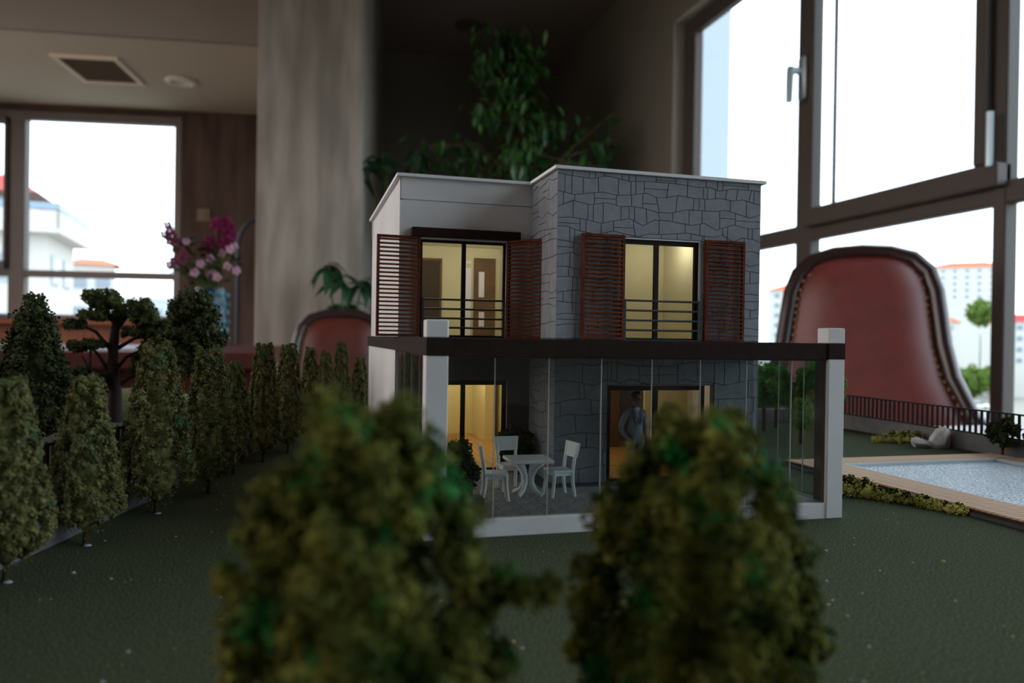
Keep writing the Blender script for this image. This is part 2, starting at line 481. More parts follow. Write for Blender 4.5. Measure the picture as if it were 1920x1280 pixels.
# window_2: right, along Y.  local u = Y, local depth = +X
RW = Matrix(((0, 1, 0, 1.75), (1, 0, 0, 0), (0, 0, 1, 0), (0, 0, 0, 1)))
us = [(-1.95, -1.88), (-1.20, -1.12), (-0.42, -0.34), (0.62, 0.70), (1.56, 1.60), (2.34, 2.427), (3.20, 3.32)]
zs = [(-0.36, -0.30), (0.425, 0.485), (1.49, 1.57)]
gl = []
for i in range(len(us) - 1):
    a, b = us[i][1], us[i + 1][0]
    gl += [(a, b, -0.30, 0.425), (a, b, 0.485, 1.49)]
w2 = window('window_2', RW, us, zs, gl, WFRAMED, None, 0.05, -0.02, 0.024)
f_ = MB(1, RW)                                                     # opening sash with its thick bottom rail
f_.box(1.602, 1.636, -0.05, 0.0, 0.531, 1.469, 0.004); f_.box(2.272, 2.284, 0.021, 0.03, 0.486, 1.489)
f_.box(1.56, 2.345, -0.05, 0.0, 0.468, 0.53, 0.004); f_.box(1.56, 2.345, -0.05, 0.0, 1.47, 1.52, 0.004)
f_.build('sash', WFRAMED, w2)
f_ = MB(1, RW)
f_.box(2.368, 2.412, -0.036, -0.02, 0.93, 1.09, 0.008)
f_.tube([(2.39, -0.03, 1.035), (2.39, -0.075, 1.035)], 0.014); f_.tube([(2.39, -0.075, 1.045), (2.39, -0.078, 1.03), (2.392, -0.08, 0.92)], [0.014, 0.014, 0.012])
tag(f_.build('window_handle', STEEL, w2, True), 'pale metal lever handle on the mullion')
f_ = MB(1, RW); f_.tube([(1.578, -0.055, 0.52), (1.578, -0.055, 0.66)], 0.009); f_.build('hinge', STEEL, w2, True)
m_ = MB(1); m_.box(1.684, 1.75, 3.30, 3.325, -0.36, 1.57); m_.box(1.684, 1.75, -1.95, 3.32, 1.555, 1.572); struct(m_, 'trim_4', REVEAL)
# window_3: the long left window, outside the frame
LW = Matrix(((0, -1, 0, -2.55), (1, 0, 0, 0), (0, 0, 1, 0), (0, 0, 0, 1)))
us = [(-0.6, -0.54), (1.1, 1.16), (2.8, 2.86), (4.54, 4.6)]; zs = [(-0.40, -0.35), (1.69, 1.75)]
gl = [(us[i][1], us[i + 1][0], -0.35, 1.69) for i in range(3)]
window('window_3', LW, us, zs, gl, WFRAME, PANEWARM)

# ------------------------------------------------------------------ ceiling and wall fittings
v = thing('ceiling_vent', 'square return air vent with cream frame in the left soffit', 'vent', (-1.06, 4.54, 1.462))
VT = Matrix.Translation((-1.06, 4.54, 1.462)) @ Matrix.Rotation(math.radians(-8), 4, 'Z')
f_ = MB(1, VT)
for a in ((-0.165, 0.165, -0.21, -0.18), (-0.165, 0.165, 0.18, 0.21), (-0.165, -0.135, -0.18, 0.18), (0.135, 0.165, -0.18, 0.18)):
    f_.box(*a, -0.014, 0.004, 0.003)
f_.build('frame', VENTF, v)
f_ = MB(1, VT); f_.box(-0.137, 0.137, -0.182, 0.182, -0.001, 0.003); f_.build('backing', VENTD, v)
for k in range(12):
    f_ = MB(1, VT); y = -0.165 + k * 0.030; f_.box(-0.137, 0.137, y - 0.006, y + 0.006, -0.010, -0.002); f_.build('louvre', VENTD, v)


def downlight(x, y, z, label, tm=None, lm=None):
    t = thing('downlight', label, 'ceiling light', (x, y, z))
    f = MB(1); f.lathe([(0.05, z - 0.001), (0.085, z - 0.001), (0.085, z - 0.008), (0.078, z - 0.016), (0.062, z - 0.018), (0.05, z - 0.010)], x, y, 28); f.build('trim_ring', tm or LAMPW, t, True)
    f = MB(1); f.lathe([(0.001, z - 0.001), (0.06, z - 0.001), (0.058, z - 0.008), (0.001, z - 0.010)], x, y, 24); f.build('lens', lm or LAMPD, t, True)
    return t


downlight(-0.665, 4.60, 1.462, 'round cream downlight in the left soffit beside the square vent')
downlight(0.96, 4.60, CZ, 'round unlit downlight in the dark ceiling above the tall ficus', VENTD, WFRAMED)
t = thing('light_switch', 'beige wall switch plate on the brown wall beside the back window', 'switch', tuple((BW @ Vector((-0.057, 0, 0.81)))))
f_ = MB(1, BW); f_.box(-0.098, -0.016, -0.010, 0, 0.77, 0.85, 0.004); f_.build('plate', SWITCHM, t)
f_ = MB(1, BW); f_.box(-0.078, -0.036, -0.015, -0.009, 0.785, 0.835, 0.003); f_.build('rocker', SWITCHM, t)

# ------------------------------------------------------------------ table, desk, papers
t = thing('conference_table', 'large red-brown table carrying the architectural model', 'table', (0.05, 0.2, FZ))
f_ = MB(1); f_.box(-0.62, 0.80, -0.55, 0.70, -0.066, -0.030, 0.006); f_.build('tabletop', TABLEW, t)
f_ = MB(1); f_.box(-0.52, 0.70, -0.45, 0.60, -0.13, -0.066, 0.003); f_.build('apron', TABLEW, t)
for x in (-0.5, 0.62):
    for y in (-0.42, 0.52):
        f_ = MB(1); f_.box(x, x + 0.07, y, y + 0.07, FZ, -0.13, 0.006); f_.build('leg', TABLEW, t)
t = thing('desk', 'long red-brown office desk by the pier, vase standing on it', 'desk', (-0.75, 2.05, FZ))
f_ = MB(1); f_.box(-1.45, -0.05, 1.5, 2.53, -0.008, 0.025, 0.005); f_.build('desktop', DESKW, t)
f_ = MB(1); f_.box(-1.40, -0.09, 1.56, 1.59, FZ, -0.008, 0.003); f_.build('front_panel', DESKW, t)
for x in (-1.42, -0.11):
    f_ = MB(1); f_.box(x, x + 0.035, 1.59, 2.47, FZ, -0.008, 0.003); f_.build('side_panel', DESKW, t)
for i, (x, y, a, lb) in enumerate([(-0.432, 1.78, 20, 'white paper sheet on the desk, left of the pine trunk'), (-0.375, 1.92, 12, 'white paper sheet on the desk, just right of the pine trunk'),
                                   (-0.318, 1.83, -8, 'white paper sheet on the desk beside the round dark model tree')]):
    f_ = MB(1, Matrix.Translation((x, y, 0.0255)) @ Matrix.Rotation(math.radians(a), 4, 'Z'))
    f_.box(-0.028, 0.028, -0.15, 0.15, 0, 0.003, 0); o = f_.build('paper_sheet', PAPER); tag(o, lb, 'paper', 'papers on the desk')

# ------------------------------------------------------------------ the leather armchairs
def leather_chair(label, loc, rz, lift=0.0, LEATH=LEATH):
    t = thing('leather_armchair', label, 'chair', loc, 'red leather armchairs')
    out = [(-0.350, -0.185), (-0.262, -0.115), (-0.216, -0.02), (-0.197, 0.06), (-0.188, 0.13), (-0.180, 0.19), (-0.162, 0.240), (-0.125, 0.274), (-0.07, 0.290), (0, 0.295)]
    out = [(x * 0.93, z) for x, z in out]
    out = out + [(-x, z) for x, z in out[-2::-1]]

    def P(x, z, y):                                # the back leans away and is slightly hollow
        return (x, y + 0.16 * (z + 0.2) - 0.35 * x * x, z + lift)
    fr = MB(1)
    path = [P(x, z, 0.0) for x, z in out]
    fr.tube(path, 0.021, 10)
    fr.build('frame', CHWOOD, t, True).location = (0, 0, 0)
    # outer side face of the frame, set back
    fr = MB(1); fr.tube([P(x * 1.0, z, 0.026) for x, z in out], 0.017, 8); fr.build('frame_rear', CHWOOD, t, True)
    # leather: inflated panel
    n = 26; lm = MB(1); vs = []; fs = []
    half = out[:10]
    zz = np.linspace(-0.19, 0.286, n)
    hx = np.interp(zz, [z for x, z in half], [-x for x, z in half]) - 0.016
    for j in range(n):
        for i in range(17):
            s_ = -1 + 2 * i / 16; x = s_ * max(hx[j], 0.012)
            e = (1 - abs(s_) ** 4) * (1 - ((j - (n - 1) / 2) / ((n - 1) / 2)) ** 8)
            vs.append(P(x, zz[j], -0.006 - 0.045 * e))
    for j in range(n - 1):
        for i in range(16):
            fs.append([j * 17 + i, j * 17 + i + 1, (j + 1) * 17 + i + 1, (j + 1) * 17 + i])
    lm.add(vs, fs)
    lm.build('back_upholstery', LEATH, t, True)
    b2 = MB(1); b2.add([(v_[0], v_[1] + 0.05 + 0.02, v_[2]) for v_ in vs], fs); b2.build('back_panel', LEATH, t, True)
    # nails
    me = None
    pts = []
    for i in range(len(out) - 1):
        a, b = out[i], out[i + 1]; L = math.hypot(b[0] - a[0], b[1] - a[1]); k = max(1, int(L / 0.019))
        for q in range(k):
            pts.append((a[0] + (b[0] - a[0]) * q / k, a[1] + (b[1] - a[1]) * q / k))
    for x, z in pts:
        d = math.hypot(x, z - 0.05); px, pz = x - 0.025 * x / d, z - 0.025 * (z - 0.05) / d
        if me is None:
            nb = MB(1); nb.ball((0, 0, 0), (0.0065, 0.005, 0.0065), 7, 4); me = nb.mesh('nail', NAIL, smooth=True)
        link('nail', me, t, P(px, pz, -0.014))
    # seat, arms, legs
    s = MB(1); s.box(-0.30, 0.30, -0.52, 0.02, -0.38, -0.26, 0.03); s.build('seat', LEATH, t, True)
    s = MB(1); s.box(-0.32, 0.32, -0.54, 0.04, -0.45, -0.38, 0.01); s.build('seat_rail', CHWOOD, t)
    for sx in (-1, 1):
        s = MB(1); s.tube([(sx * 0.300, -0.005, -0.165), (sx * 0.340, -0.10, -0.135), (sx * 0.350, -0.28, -0.12), (sx * 0.350, -0.44, -0.13), (sx * 0.340, -0.48, -0.20), (sx * 0.325, -0.48, -0.42)], 0.024, 8)
        s.build('armrest', CHWOOD, t, True)
        for y in (-0.49, 0.0):
            s = MB(1); s.tube([(sx * 0.285, y, -0.45), (sx * 0.29, y, -0.6), (sx * 0.30, y + (0.03 if y == 0 else -0.01), FZ - loc[2])], [0.03, 0.024, 0.018], 8); s.build('leg', CHWOOD, t, True)
    for ch in t.children:
        pass
    t.rotation_euler = (0, 0, rz)
    return t


_rl = root_loc
root_loc = lambda p: Vector((0, 0, 0)) if p is not None and p.name.startswith('leather_armchair') else _rl(p)
leather_chair('large red leather armchair with dark wooden frame and brass nails beside the right window', (1.334, 1.603, 0.0), math.radians(-40))
leather_chair('red leather armchair in front of the grey pier, only its rounded top showing', (0.146, 3.02, -0.150), math.radians(-3), 0.0, LEATHB)
root_loc = _rl


# ------------------------------------------------------------------ house plants and vase
def leaf_mesh(name, L, W, m, droop=0.35):
    b = MB(1); n = 5; vs = []; fs = []
    for i in range(n + 1):
        s_ = i / n; wv = W * math.sin(math.pi * min(1, s_ ** 0.75)) * 0.5 + 0.0006
        z = -droop * L * s_ * s_; y = L * s_
        vs += [(-wv, y, z + wv * 0.25), (0, y, z), (wv, y, z + wv * 0.25)]
    for i in range(n):
        for k in (0, 1):
            fs.append([i * 3 + k, i * 3 + k + 1, i * 3 + k + 4, i * 3 + k + 3])
    b.add(vs, fs)
    return b.mesh(name, m, smooth=True)


def place_leaf(me, parent, base, d, roll, s=1.0):
    d = Vector(d).normalized(); z = Vector((0, 0, 1)); x = d.cross(z)
    x = x.normalized() if x.length > 1e-3 else Vector((1, 0, 0)); zz = x.cross(d)
    R = Matrix((x, d, zz)).transposed().to_4x4() @ Matrix.Rotation(roll, 4, 'Y')
    o = bpy.data.objects.new('leaf', me); COL.objects.link(o); o.parent = parent
    o.matrix_local = Matrix.Translation(Vector(base) - root_loc(parent)) @ R @ Matrix.Scale(s, 4)
    return o


def pot(t, x, y, z0, r, h):
    p = MB(1); p.lathe([(r * 0.72, z0), (r, z0 + h * 0.86), (r * 1.07, z0 + h * 0.86), (r * 1.07, z0 + h), (r * 0.95, z0 + h), (r * 0.93, z0 + h * 0.88), (0.01, z0 + h * 0.88)], x, y, 24)
    p.build('pot', POT, t, True)


rn = random.Random(11)
t = thing('ficus_tree', 'tall green weeping ficus in the dark corner behind the model house', 'plant', (1.0, 3.75, FZ))
pot(t, 1.0, 3.75, FZ, 0.20, 0.36)
s = MB(1); s.tube([(1.0, 3.75, FZ + 0.3), (1.02, 3.74, 0.1), (1.04, 3.72, 0.7), (1.03, 3.72, 1.1), (0.98, 3.72, 1.55)], [0.022, 0.018, 0.014, 0.010, 0.005], 8); s.build('trunk', BARK, t, True)
LM1 = leaf_mesh('leaf', 0.088, 0.034, LEAFD, 0.35); LM2 = leaf_mesh('leaf', 0.105, 0.038, LEAFD, 0.6); extra = MB(1)
for bi in range(35):
    if bi < 5:
        z0 = 0.62 + 0.1 * bi; tip = (1.50 + rn.uniform(-0.08, 0.12), 3.62 + rn.uniform(-0.1, 0.1), 1.17 - 0.11 * bi + rn.uniform(-0.05, 0.05))
    else:
        h = 0.72 + 0.82 * ((bi - 5) / 28) ** 0.9; a = rn.uniform(0, 2 * math.pi)
        r = 0.50 * (1 - 0.80 * max(0, (h - 0.95)) / 0.65) * rn.uniform(0.45, 1.0); z0 = h - 0.12
        tip = (0.955 + math.cos(a) * r, 3.72 + math.sin(a) * r * 0.6, h + 0.02)
    mid = ((1.03 + tip[0]) / 2, (3.72 + tip[1]) / 2, (z0 + tip[2]) / 2 + 0.08)
    s = MB(1); s.tube([(1.03, 3.72, z0), mid, tip], [0.006, 0.004, 0.002], 5); s.build('branch', BARK, t, True)
    for k in range(8):
        q = 0.25 + 0.75 * k / 7
        p = Vector((1.03, 3.72, z0)).lerp(Vector(mid), q * 2) if q < 0.5 else Vector(mid).lerp(Vector(tip), q * 2 - 1)
        p += Vector((rn.uniform(-1, 1), rn.uniform(-1, 1), rn.uniform(-0.6, 0.6))) * 0.045
        a = rn.uniform(0, 2 * math.pi)
        for _ in range(3):                               # the small leaves in between, joined
            q0 = p + Vector((rn.uniform(-1, 1), rn.uniform(-1, 1), rn.uniform(-1, 0.8))) * 0.08; b_ = rn.uniform(0, 6.28)
            d_ = Vector((math.cos(b_) * 0.6, math.sin(b_) * 0.6, rn.uniform(-1.2, 0.0))).normalized(); w_ = d_.cross(Vector((0, 0, 1))).normalized() * 0.014; L_ = rn.uniform(0.05, 0.085)
            extra.add([q0, q0 + d_ * L_ * 0.45 + w_, q0 + d_ * L_ + Vector((0, 0, -0.012)), q0 + d_ * L_ * 0.45 - w_], [(0, 1, 2), (0, 2, 3)])
        place_leaf(rn.choice((LM1, LM2)), t, p, (math.cos(a) * 0.5 + 0.1, math.sin(a) * 0.5 - 0.1, rn.uniform(-1.2, -0.1)), rn.uniform(-0.7, 0.7), rn.uniform(0.8, 1.2))
for k in range(7):
    a = rn.uniform(0, 2 * math.pi)
    place_leaf(LM1, t, (0.98, 3.72, 1.50 + 0.015 * k), (math.cos(a), math.sin(a), 0.2), rn.uniform(-0.5, 0.5))

extra.build('small_leaves', LEAFD, t)['kind'] = 'stuff'
t = thing('house_plant', 'small leafy green house plant behind the left armchair', 'plant', (0.160, 3.29, FZ))
pot(t, 0.160, 3.29, FZ, 0.075, 0.22)
LP = leaf_mesh('leaf', 0.105, 0.045, LEAFP, 0.55)
for k, (dx, dy, dz) in enumerate([(-0.055, 0, 0.365), (0.0, -0.04, 0.31), (0.085, 0.02, 0.30), (0.03, 0.05, 0.20), (-0.04, -0.03, 0.19)]):
    s = MB(1); s.tube([(0.160, 3.29, FZ + 0.18), (0.163 + dx * 0.2, 3.29 + dy * 0.3, -0.1), (0.158 + dx, 3.275 + dy, dz)], [0.008, 0.006, 0.003], 6); s.build('stem', STEMG, t, True)
    for j in range(8):
        a = 2 * math.pi * j / 8 + rn.uniform(-0.3, 0.3)
        place_leaf(LP, t, (0.158 + dx, 3.275 + dy, dz - 0.006 * j), (math.cos(a), math.sin(a), rn.uniform(-0.5, 0.35)), rn.uniform(-0.4, 0.4), rn.uniform(0.8, 1.15))
t = thing('trailing_plant', 'low dark leafy plant on the floor beside the pier, left of the ficus', 'plant', (0.42, 3.62, FZ))
pot(t, 0.42, 3.62, FZ, 0.14, 0.28)
for k in range(6):
    a = 2 * math.pi * k / 6; e = (0.42 + 0.16 * math.cos(a), 3.62 + 0.12 * math.sin(a), 0.86 + 0.03 * (k % 3))
    s = MB(1); s.tube([(0.42, 3.62, FZ + 0.24), (0.42, 3.62, 0.5), e], [0.01, 0.007, 0.003], 6); s.build('stem', STEMG, t, True)
    for j in range(7):
        b = rn.uniform(0, 6.28); place_leaf(LP, t, (e[0], e[1], e[2] - 0.012 * j), (math.cos(b), math.sin(b), rn.uniform(-0.6, 0.3)), rn.uniform(-0.4, 0.4), 1.0)

t = thing('flower_vase', 'dark blue vase with teal diamonds holding pink and magenta flowers', 'vase', (-0.264, 2.46, 0.025))
VX, VY = -0.264, 2.46
s = MB(1); s.lathe([(0.038, 0.025), (0.047, 0.033), (0.049, 0.09), (0.050, 0.15), (0.048, 0.186), (0.045, 0.196), (0.040, 0.196), (0.040, 0.13), (0.005, 0.12)], VX, VY, 24); s.build('body', VASED, t, True)
s = MB(1)
for r in range(6):
    for k in range(10):
        a = 2 * math.pi * (k + 0.5 * (r % 2)) / 10; zc = 0.045 + 0.026 * r; R_ = 0.0508
        c = Vector((VX + R_ * math.cos(a), VY + R_ * math.sin(a), zc)); tg = Vector((-math.sin(a), math.cos(a), 0)); nn = Vector((math.cos(a), math.sin(a), 0))
        s.add([c + tg * 0.0135, c + Vector((0, 0, 0.010)), c - tg * 0.0135, c - Vector((0, 0, 0.010)), c + nn * 0.004], [(0, 1, 4), (1, 2, 4), (2, 3, 4), (3, 0, 4)])
s.build('diamond_relief', VASET, t)


def bloom_mesh(r, m):
    b = MB(1)
    for k in range(5):
        a = 2 * math.pi * k / 5
        b.ball((r * 0.6 * math.cos(a), 0.15 * r * (-1) ** k, r * 0.6 * math.sin(a)), (r * 0.42, r * 0.18, r * 0.42), 8, 5)
    b.ball((0, -r * 0.2, 0), r * 0.2, 6, 4)
    return b.mesh('bloom', m, smooth=True)


BM = {'m': bloom_mesh(0.022, MAGENTA), 'd': bloom_mesh(0.014, DPINK), 'p': bloom_mesh(0.0135, PINK)}
fl = [('m', -0.265, 0.405), ('m', -0.235, 0.425), ('m', -0.29, 0.375), ('m', -0.225, 0.40), ('m', -0.25, 0.37), ('m', -0.272, 0.435), ('m', -0.305, 0.355), ('m', -0.245, 0.44),
      ('d', -0.425, 0.42), ('d', -0.415, 0.40), ('d', -0.405, 0.385), ('d', -0.398, 0.37), ('d', -0.388, 0.355), ('d', -0.378, 0.34), ('d', -0.37, 0.325), ('d', -0.362, 0.31), ('d', -0.43, 0.385), ('d', -0.415, 0.365), ('d', -0.40, 0.345), ('d', -0.39, 0.325), ('d', -0.375, 0.30),
      ('p', -0.365, 0.37), ('p', -0.385, 0.36), ('p', -0.292, 0.315), ('p', -0.255, 0.335), ('p', -0.32, 0.295), ('p', -0.285, 0.275), ('p', -0.225, 0.345), ('p', -0.205, 0.275), ('p', -0.30, 0.255), ('p', -0.265, 0.25), ('p', -0.33, 0.30), ('p', -0.235, 0.29), ('p', -0.215, 0.36), ('p', -0.335, 0.262), ('d', -0.41, 0.285), ('d', -0.40, 0.30)]
for kd, x, z in fl:
    x = x * 0.877 - 0.012; z = (z - 0.06) * 0.877 + 0.06
    y = 2.44 + rn.uniform(-0.035, 0.035)
    s = MB(1); s.tube([(VX, VY, 0.15), ((x + VX) / 2, VY, (z + 0.18) / 2), (x, y + 0.01, z)], 0.0025, 5); s.build('stem', STEMG, t)
    o = link('bloom', BM[kd], t, Vector((x, y, z)) - t.location, rn.uniform(-0.6, 0.6))
LV = leaf_mesh('leaf', 0.06, 0.024, STEMG, 0.3)
for k in range(46):
    a = rn.uniform(0, 6.28); place_leaf(LV, t, (VX + rn.uniform(-0.10, 0.06), VY + rn.uniform(-0.03, 0.03), rn.uniform(0.20, 0.34)), (math.cos(a), math.sin(a), rn.uniform(-0.2, 0.8)), 0)
pts = [(-0.34 + 0.10 * (1 - math.cos(q)), 4.4, 0.0 + 0.52 + 0.165 * math.sin(q)) for q in np.linspace(0, math.pi / 2, 8)]
s = MB(1); s.tube([(-0.34, 4.4, FZ), (-0.34, 4.4, 0.52)] + pts[1:], 0.011, 8); s.lathe([(0.12, FZ), (0.12, FZ + 0.015), (0.03, FZ + 0.025)], -0.34, 4.4, 20)
tag(s.build('bent_stand', RODB, None, True), 'blue-grey bent rod stand behind the flowers, against the brown wall', 'stand')

# ------------------------------------------------------------------ outside the windows
GZ = -14.0
m_ = MB(1); m_.box(-400, 600, -300, 900, GZ - 1, GZ); struct(m_, 'ground', CITY)


def building(label, c, yaw, wx, wy, z0, z1, m, roof_m, roof='hip', wins=(3, 4), cat='building', over=0.5):
    T = Matrix.Translation((c[0], c[1], 0)) @ Matrix.Rotation(yaw, 4, 'Z')
    t = thing('apartment_building', label, cat, (c[0], c[1], z0), 'buildings outside the windows')
    b = MB(1, T); b.box(-wx / 2, wx / 2, -wy / 2, wy / 2, z0, z1); b.build('wall', m, t)
    b = MB(1, T)
    if roof == 'hip':
        h = min(wx, wy) * 0.18; a, d = wx / 2 + over, wy / 2 + over
        b.add([(-a, -d, z1), (a, -d, z1), (a, d, z1), (-a, d, z1), (-a * 0.4, 0, z1 + h), (a * 0.4, 0, z1 + h)], [(0, 1, 5, 4), (1, 2, 5), (2, 3, 4, 5), (3, 0, 4), (3, 2, 1, 0)])
    else:
        b.box(-wx / 2 - 0.1, wx / 2 + 0.1, -wy / 2 - 0.1, wy / 2 + 0.1, z1, z1 + 0.5)
    b.build('roof', roof_m, t)
    nx, nz = wins
    for j in range(nz):
        for i in range(nx):
            x = -wx / 2 + wx * (i + 0.5) / nx; z = z1 - 2.4 - 3.0 * j
            b = MB(1, T); b.box(x - 0.75, x + 0.75, -wy / 2 - 0.06, -wy / 2 + 0.1, z, z + 1.4); wn = b.build('window', PLASTG, t)
            b = MB(1, T); b.box(x - 0.62, x + 0.62, -wy / 2 - 0.09, -wy / 2 - 0.05, z + 0.12, z + 1.28); b.build('pane', FARWIN, wn)
    return t


# the corner house with the balcony, left window
T = Matrix.Translation((-12.3, 44.9, 0)) @ Matrix.Rotation(math.radians(4), 4, 'Z')
t = thing('corner_house', 'white house with red roof and corner balcony, outside the back window', 'building', (-12.3, 44.9, GZ), 'buildings outside the windows')
b = MB(1, T); b.box(-9.6, -0.8, 0.9, 8, GZ, 5.3); b.box(-9.6, -2.4, 2.0, 8, 5.3, 7.3); b.build('wall', PLAST, t)
b = MB(1, T); b.box(-9.8, 0, 0, 8.6, 5.2, 5.4); b.box(-9.8, 0, 0, 0.15, 5.4, 6.35); b.box(-0.15, 0, 0, 8.6, 5.4, 6.35); b.build('balcony', PLAST, t)
b = MB(1, T); b.box(-9.8, 0.02, -0.02, 0.05, 6.4, 6.75); b.box(-0.06, 0.02, 0, 8.6, 6.4, 6.75); b.build('balcony_rail', BALC, t)
b = MB(1, T); b.box(-10, -1.2, 0.6, 8.6, 7.24, 7.31); b.build('eave', EAVE, t)
b = MB(1, T); b.add([(-10.2, 0.4, 7.32), (-1.1, 0.4, 7.32), (-1.1, 8.8, 7.32), (-10.2, 8.8, 7.32), (-10.2, 1.6, 8.3), (-2.6, 1.6, 8.3), (-2.6, 7.6, 8.3), (-10.2, 7.6, 8.3)], [(0, 1, 5, 4), (1, 2, 6, 5), (2, 3, 7, 6), (3, 0, 4, 7), (4, 5, 6, 7), (3, 2, 1, 0)]); b.build('roof', ROOFR, t)
for x0, y0 in ((-3.4, 0.9), (-6.5, 0.9)):
    for z in (2.6, -0.6):
        b = MB(1, T); b.box(x0, x0 + 1.6, 0.82, 0.95, z, z + 1.6); wn = b.build('window', PLASTG, t)
        b = MB(1, T); b.box(x0 + 0.12, x0 + 1.48, 0.79, 0.83, z + 0.12, z + 1.48); b.build('pane', FARWIN, wn)
for y0 in (2.0, 5.0):
    for z in (2.6, -0.6):
        b = MB(1, T); b.box(-0.85, -0.72, y0, y0 + 1.8, z, z + 1.6); wn = b.build('window', PLASTG, t)
        b = MB(1, T); b.box(-0.73, -0.69, y0 + 0.12, y0 + 1.68, z + 0.12, z + 1.48); b.build('pane', FARWIN, wn)
building('distant house with an orange roof, right of the balcony house', (-20.3, 85, 0), 0.2, 4.0, 4.5, GZ, 6.6, PLAST, ROOFO, wins=(2, 3))
building('far pale house with flat roof low in the back window', (-20.0, 112, 0), 0.1, 12, 10, GZ, 4.2, PLASTG, PLAST, 'flat', (4, 2))
building('pale apartment block with orange roof highest on the hillside, right of the red armchair', (300, 290, 0), math.radians(-46), 34, 16, GZ, 36, PLAST, ROOFO, wins=(7, 5))
building('cream apartment block edge beside the hillside block, next to the armchair back', (266, 322, 0), math.radians(-46), 14, 16, GZ, 33, PLAST, ROOFO, wins=(3, 4))
building('low white house with orange roof just above the street trees, right window', (176, 181, 0), math.radians(-46), 12, 12, GZ, 6.5, PLAST, ROOFO, wins=(3, 4))
building('white house with red roof beside the window post, above the street trees', (194, 170, 0), math.radians(-46), 13, 12, GZ, 6.8, PLAST, ROOFR, wins=(3, 4))
building('far white house with orange roof seen between the model house and the armchair', (150, 205, 0), math.radians(-40), 20, 14, GZ, 16, PLAST, ROOFO, wins=(4, 5))
b = MB(1); b.box(4.9, 6.35, 10.6, 12.5, GZ, 9.0); tag(b.build('neighbour_wall', PLASTG), 'plain pale wall of the neighbouring block behind the left light of the right window', 'building', 'buildings outside the windows')


def car(x, y, rz, label):
    T = Matrix.Translation((x, y, GZ)) @ Matrix.Rotation(rz, 4, 'Z')
    t = thing('car', label, 'car', (x, y, GZ), 'parked cars')
    b = MB(1, T); b.box(-2.1, 2.1, -0.85, 0.85, 0.3, 0.95, 0.15); b.build('body', CARW, t, True)
    b = MB(1, T); b.add([(-1.5, -0.8, 0.95), (1.1, -0.8, 0.95), (1.1, 0.8, 0.95), (-1.5, 0.8, 0.95), (-1.1, -0.65, 1.5), (0.4, -0.65, 1.5), (0.4, 0.65, 1.5), (-1.1, 0.65, 1.5)],
                        [(0, 1, 5, 4), (1, 2, 6, 5), (2, 3, 7, 6), (3, 0, 4, 7), (4, 5, 6, 7)]); b.build('cabin', CARG, t)
    b = MB(1, T); b.box(-1.1, 0.4, -0.66, 0.66, 1.49, 1.56); b.build('roof', CARW, t)
    for sx in (-1.3, 1.3):
        for sy in (-0.86, 0.78):
            b = MB(1, T); b.tube([(sx, sy, 0.32), (sx, sy + 0.1, 0.32)], 0.33, 14); b.build('wheel', TYRE, t)


car(139, 137, math.radians(-40), 'white parked car lowest in the right window')
car(146, 137.5, math.radians(-40), 'white parked car nearer the window post')
car(147, 148, math.radians(-40), 'white parked car farther back under the street trees')


# ------------------------------------------------------------------ foliage
OCT = np.array([(1, 0, 0), (-1, 0, 0), (0, 1, 0), (0, -1, 0), (0, 0, 1), (0, 0, -1)], float)
OCF = np.array([(0, 2, 4), (2, 1, 4), (1, 3, 4), (3, 0, 4), (2, 0, 5), (1, 2, 5), (3, 1, 5), (0, 3, 5)], int)


def crumbs_mesh(name, clumps, per, size, m, seed, core=0.72, s=MM):
    """clumps: array (n,4) of centres and radii. crumbs sit on each clump; a dark core ball fills it"""
    g = np.random.default_rng(seed)
    C_ = np.repeat(clumps, per, axis=0); n = len(C_)
    d = g.normal(size=(n, 3)); d /= np.linalg.norm(d, axis=1)[:, None]
    pos = C_[:, :3] + d * (C_[:, 3:4] * g.uniform(0.72, 1.08, (n, 1)))
    sz = size * g.uniform(0.6, 1.35, (n, 1, 1))
    base = OCT[None] * g.uniform(0.55, 1.25, (n, 6, 1)) * sz
    q = g.normal(size=(n, 4)); q /= np.linalg.norm(q, axis=1)[:, None]
    w_, x, y, z = q.T
    Rm = np.stack([1 - 2 * (y * y + z * z), 2 * (x * y - z * w_), 2 * (x * z + y * w_), 2 * (x * y + z * w_), 1 - 2 * (x * x + z * z), 2 * (y * z - x * w_),
                   2 * (x * z - y * w_), 2 * (y * z + x * w_), 1 - 2 * (x * x + y * y)], 1).reshape(n, 3, 3)
    V = (np.einsum('nij,nkj->nki', Rm, base) + pos[:, None]).reshape(-1, 3)
    Fc = (OCF[None] + 6 * np.arange(n)[:, None, None]).reshape(-1, 3)
    nc = len(clumps)
    cb = OCT[None] * (clumps[:, 3] * core)[:, None, None] * 1.15 + clumps[:, None, :3]
    Fc = np.concatenate([Fc, (OCF[None] + 6 * np.arange(nc)[:, None, None]).reshape(-1, 3) + len(V)])
    V = np.concatenate([V, cb.reshape(-1, 3)]) * s
    me = bpy.data.meshes.new(name)
    me.vertices.add(len(V)); me.vertices.foreach_set('co', V.astype(np.float32).ravel())
    me.loops.add(Fc.size); me.loops.foreach_set('vertex_index', Fc.astype(np.int32).ravel())
    me.polygons.add(len(Fc)); me.polygons.foreach_set('loop_start', np.arange(0, Fc.size, 3, dtype=np.int32))
    me.polygons.foreach_set('loop_total', np.full(len(Fc), 3, dtype=np.int32))
    me.update(calc_edges=True); me.materials.append(m)
    return me


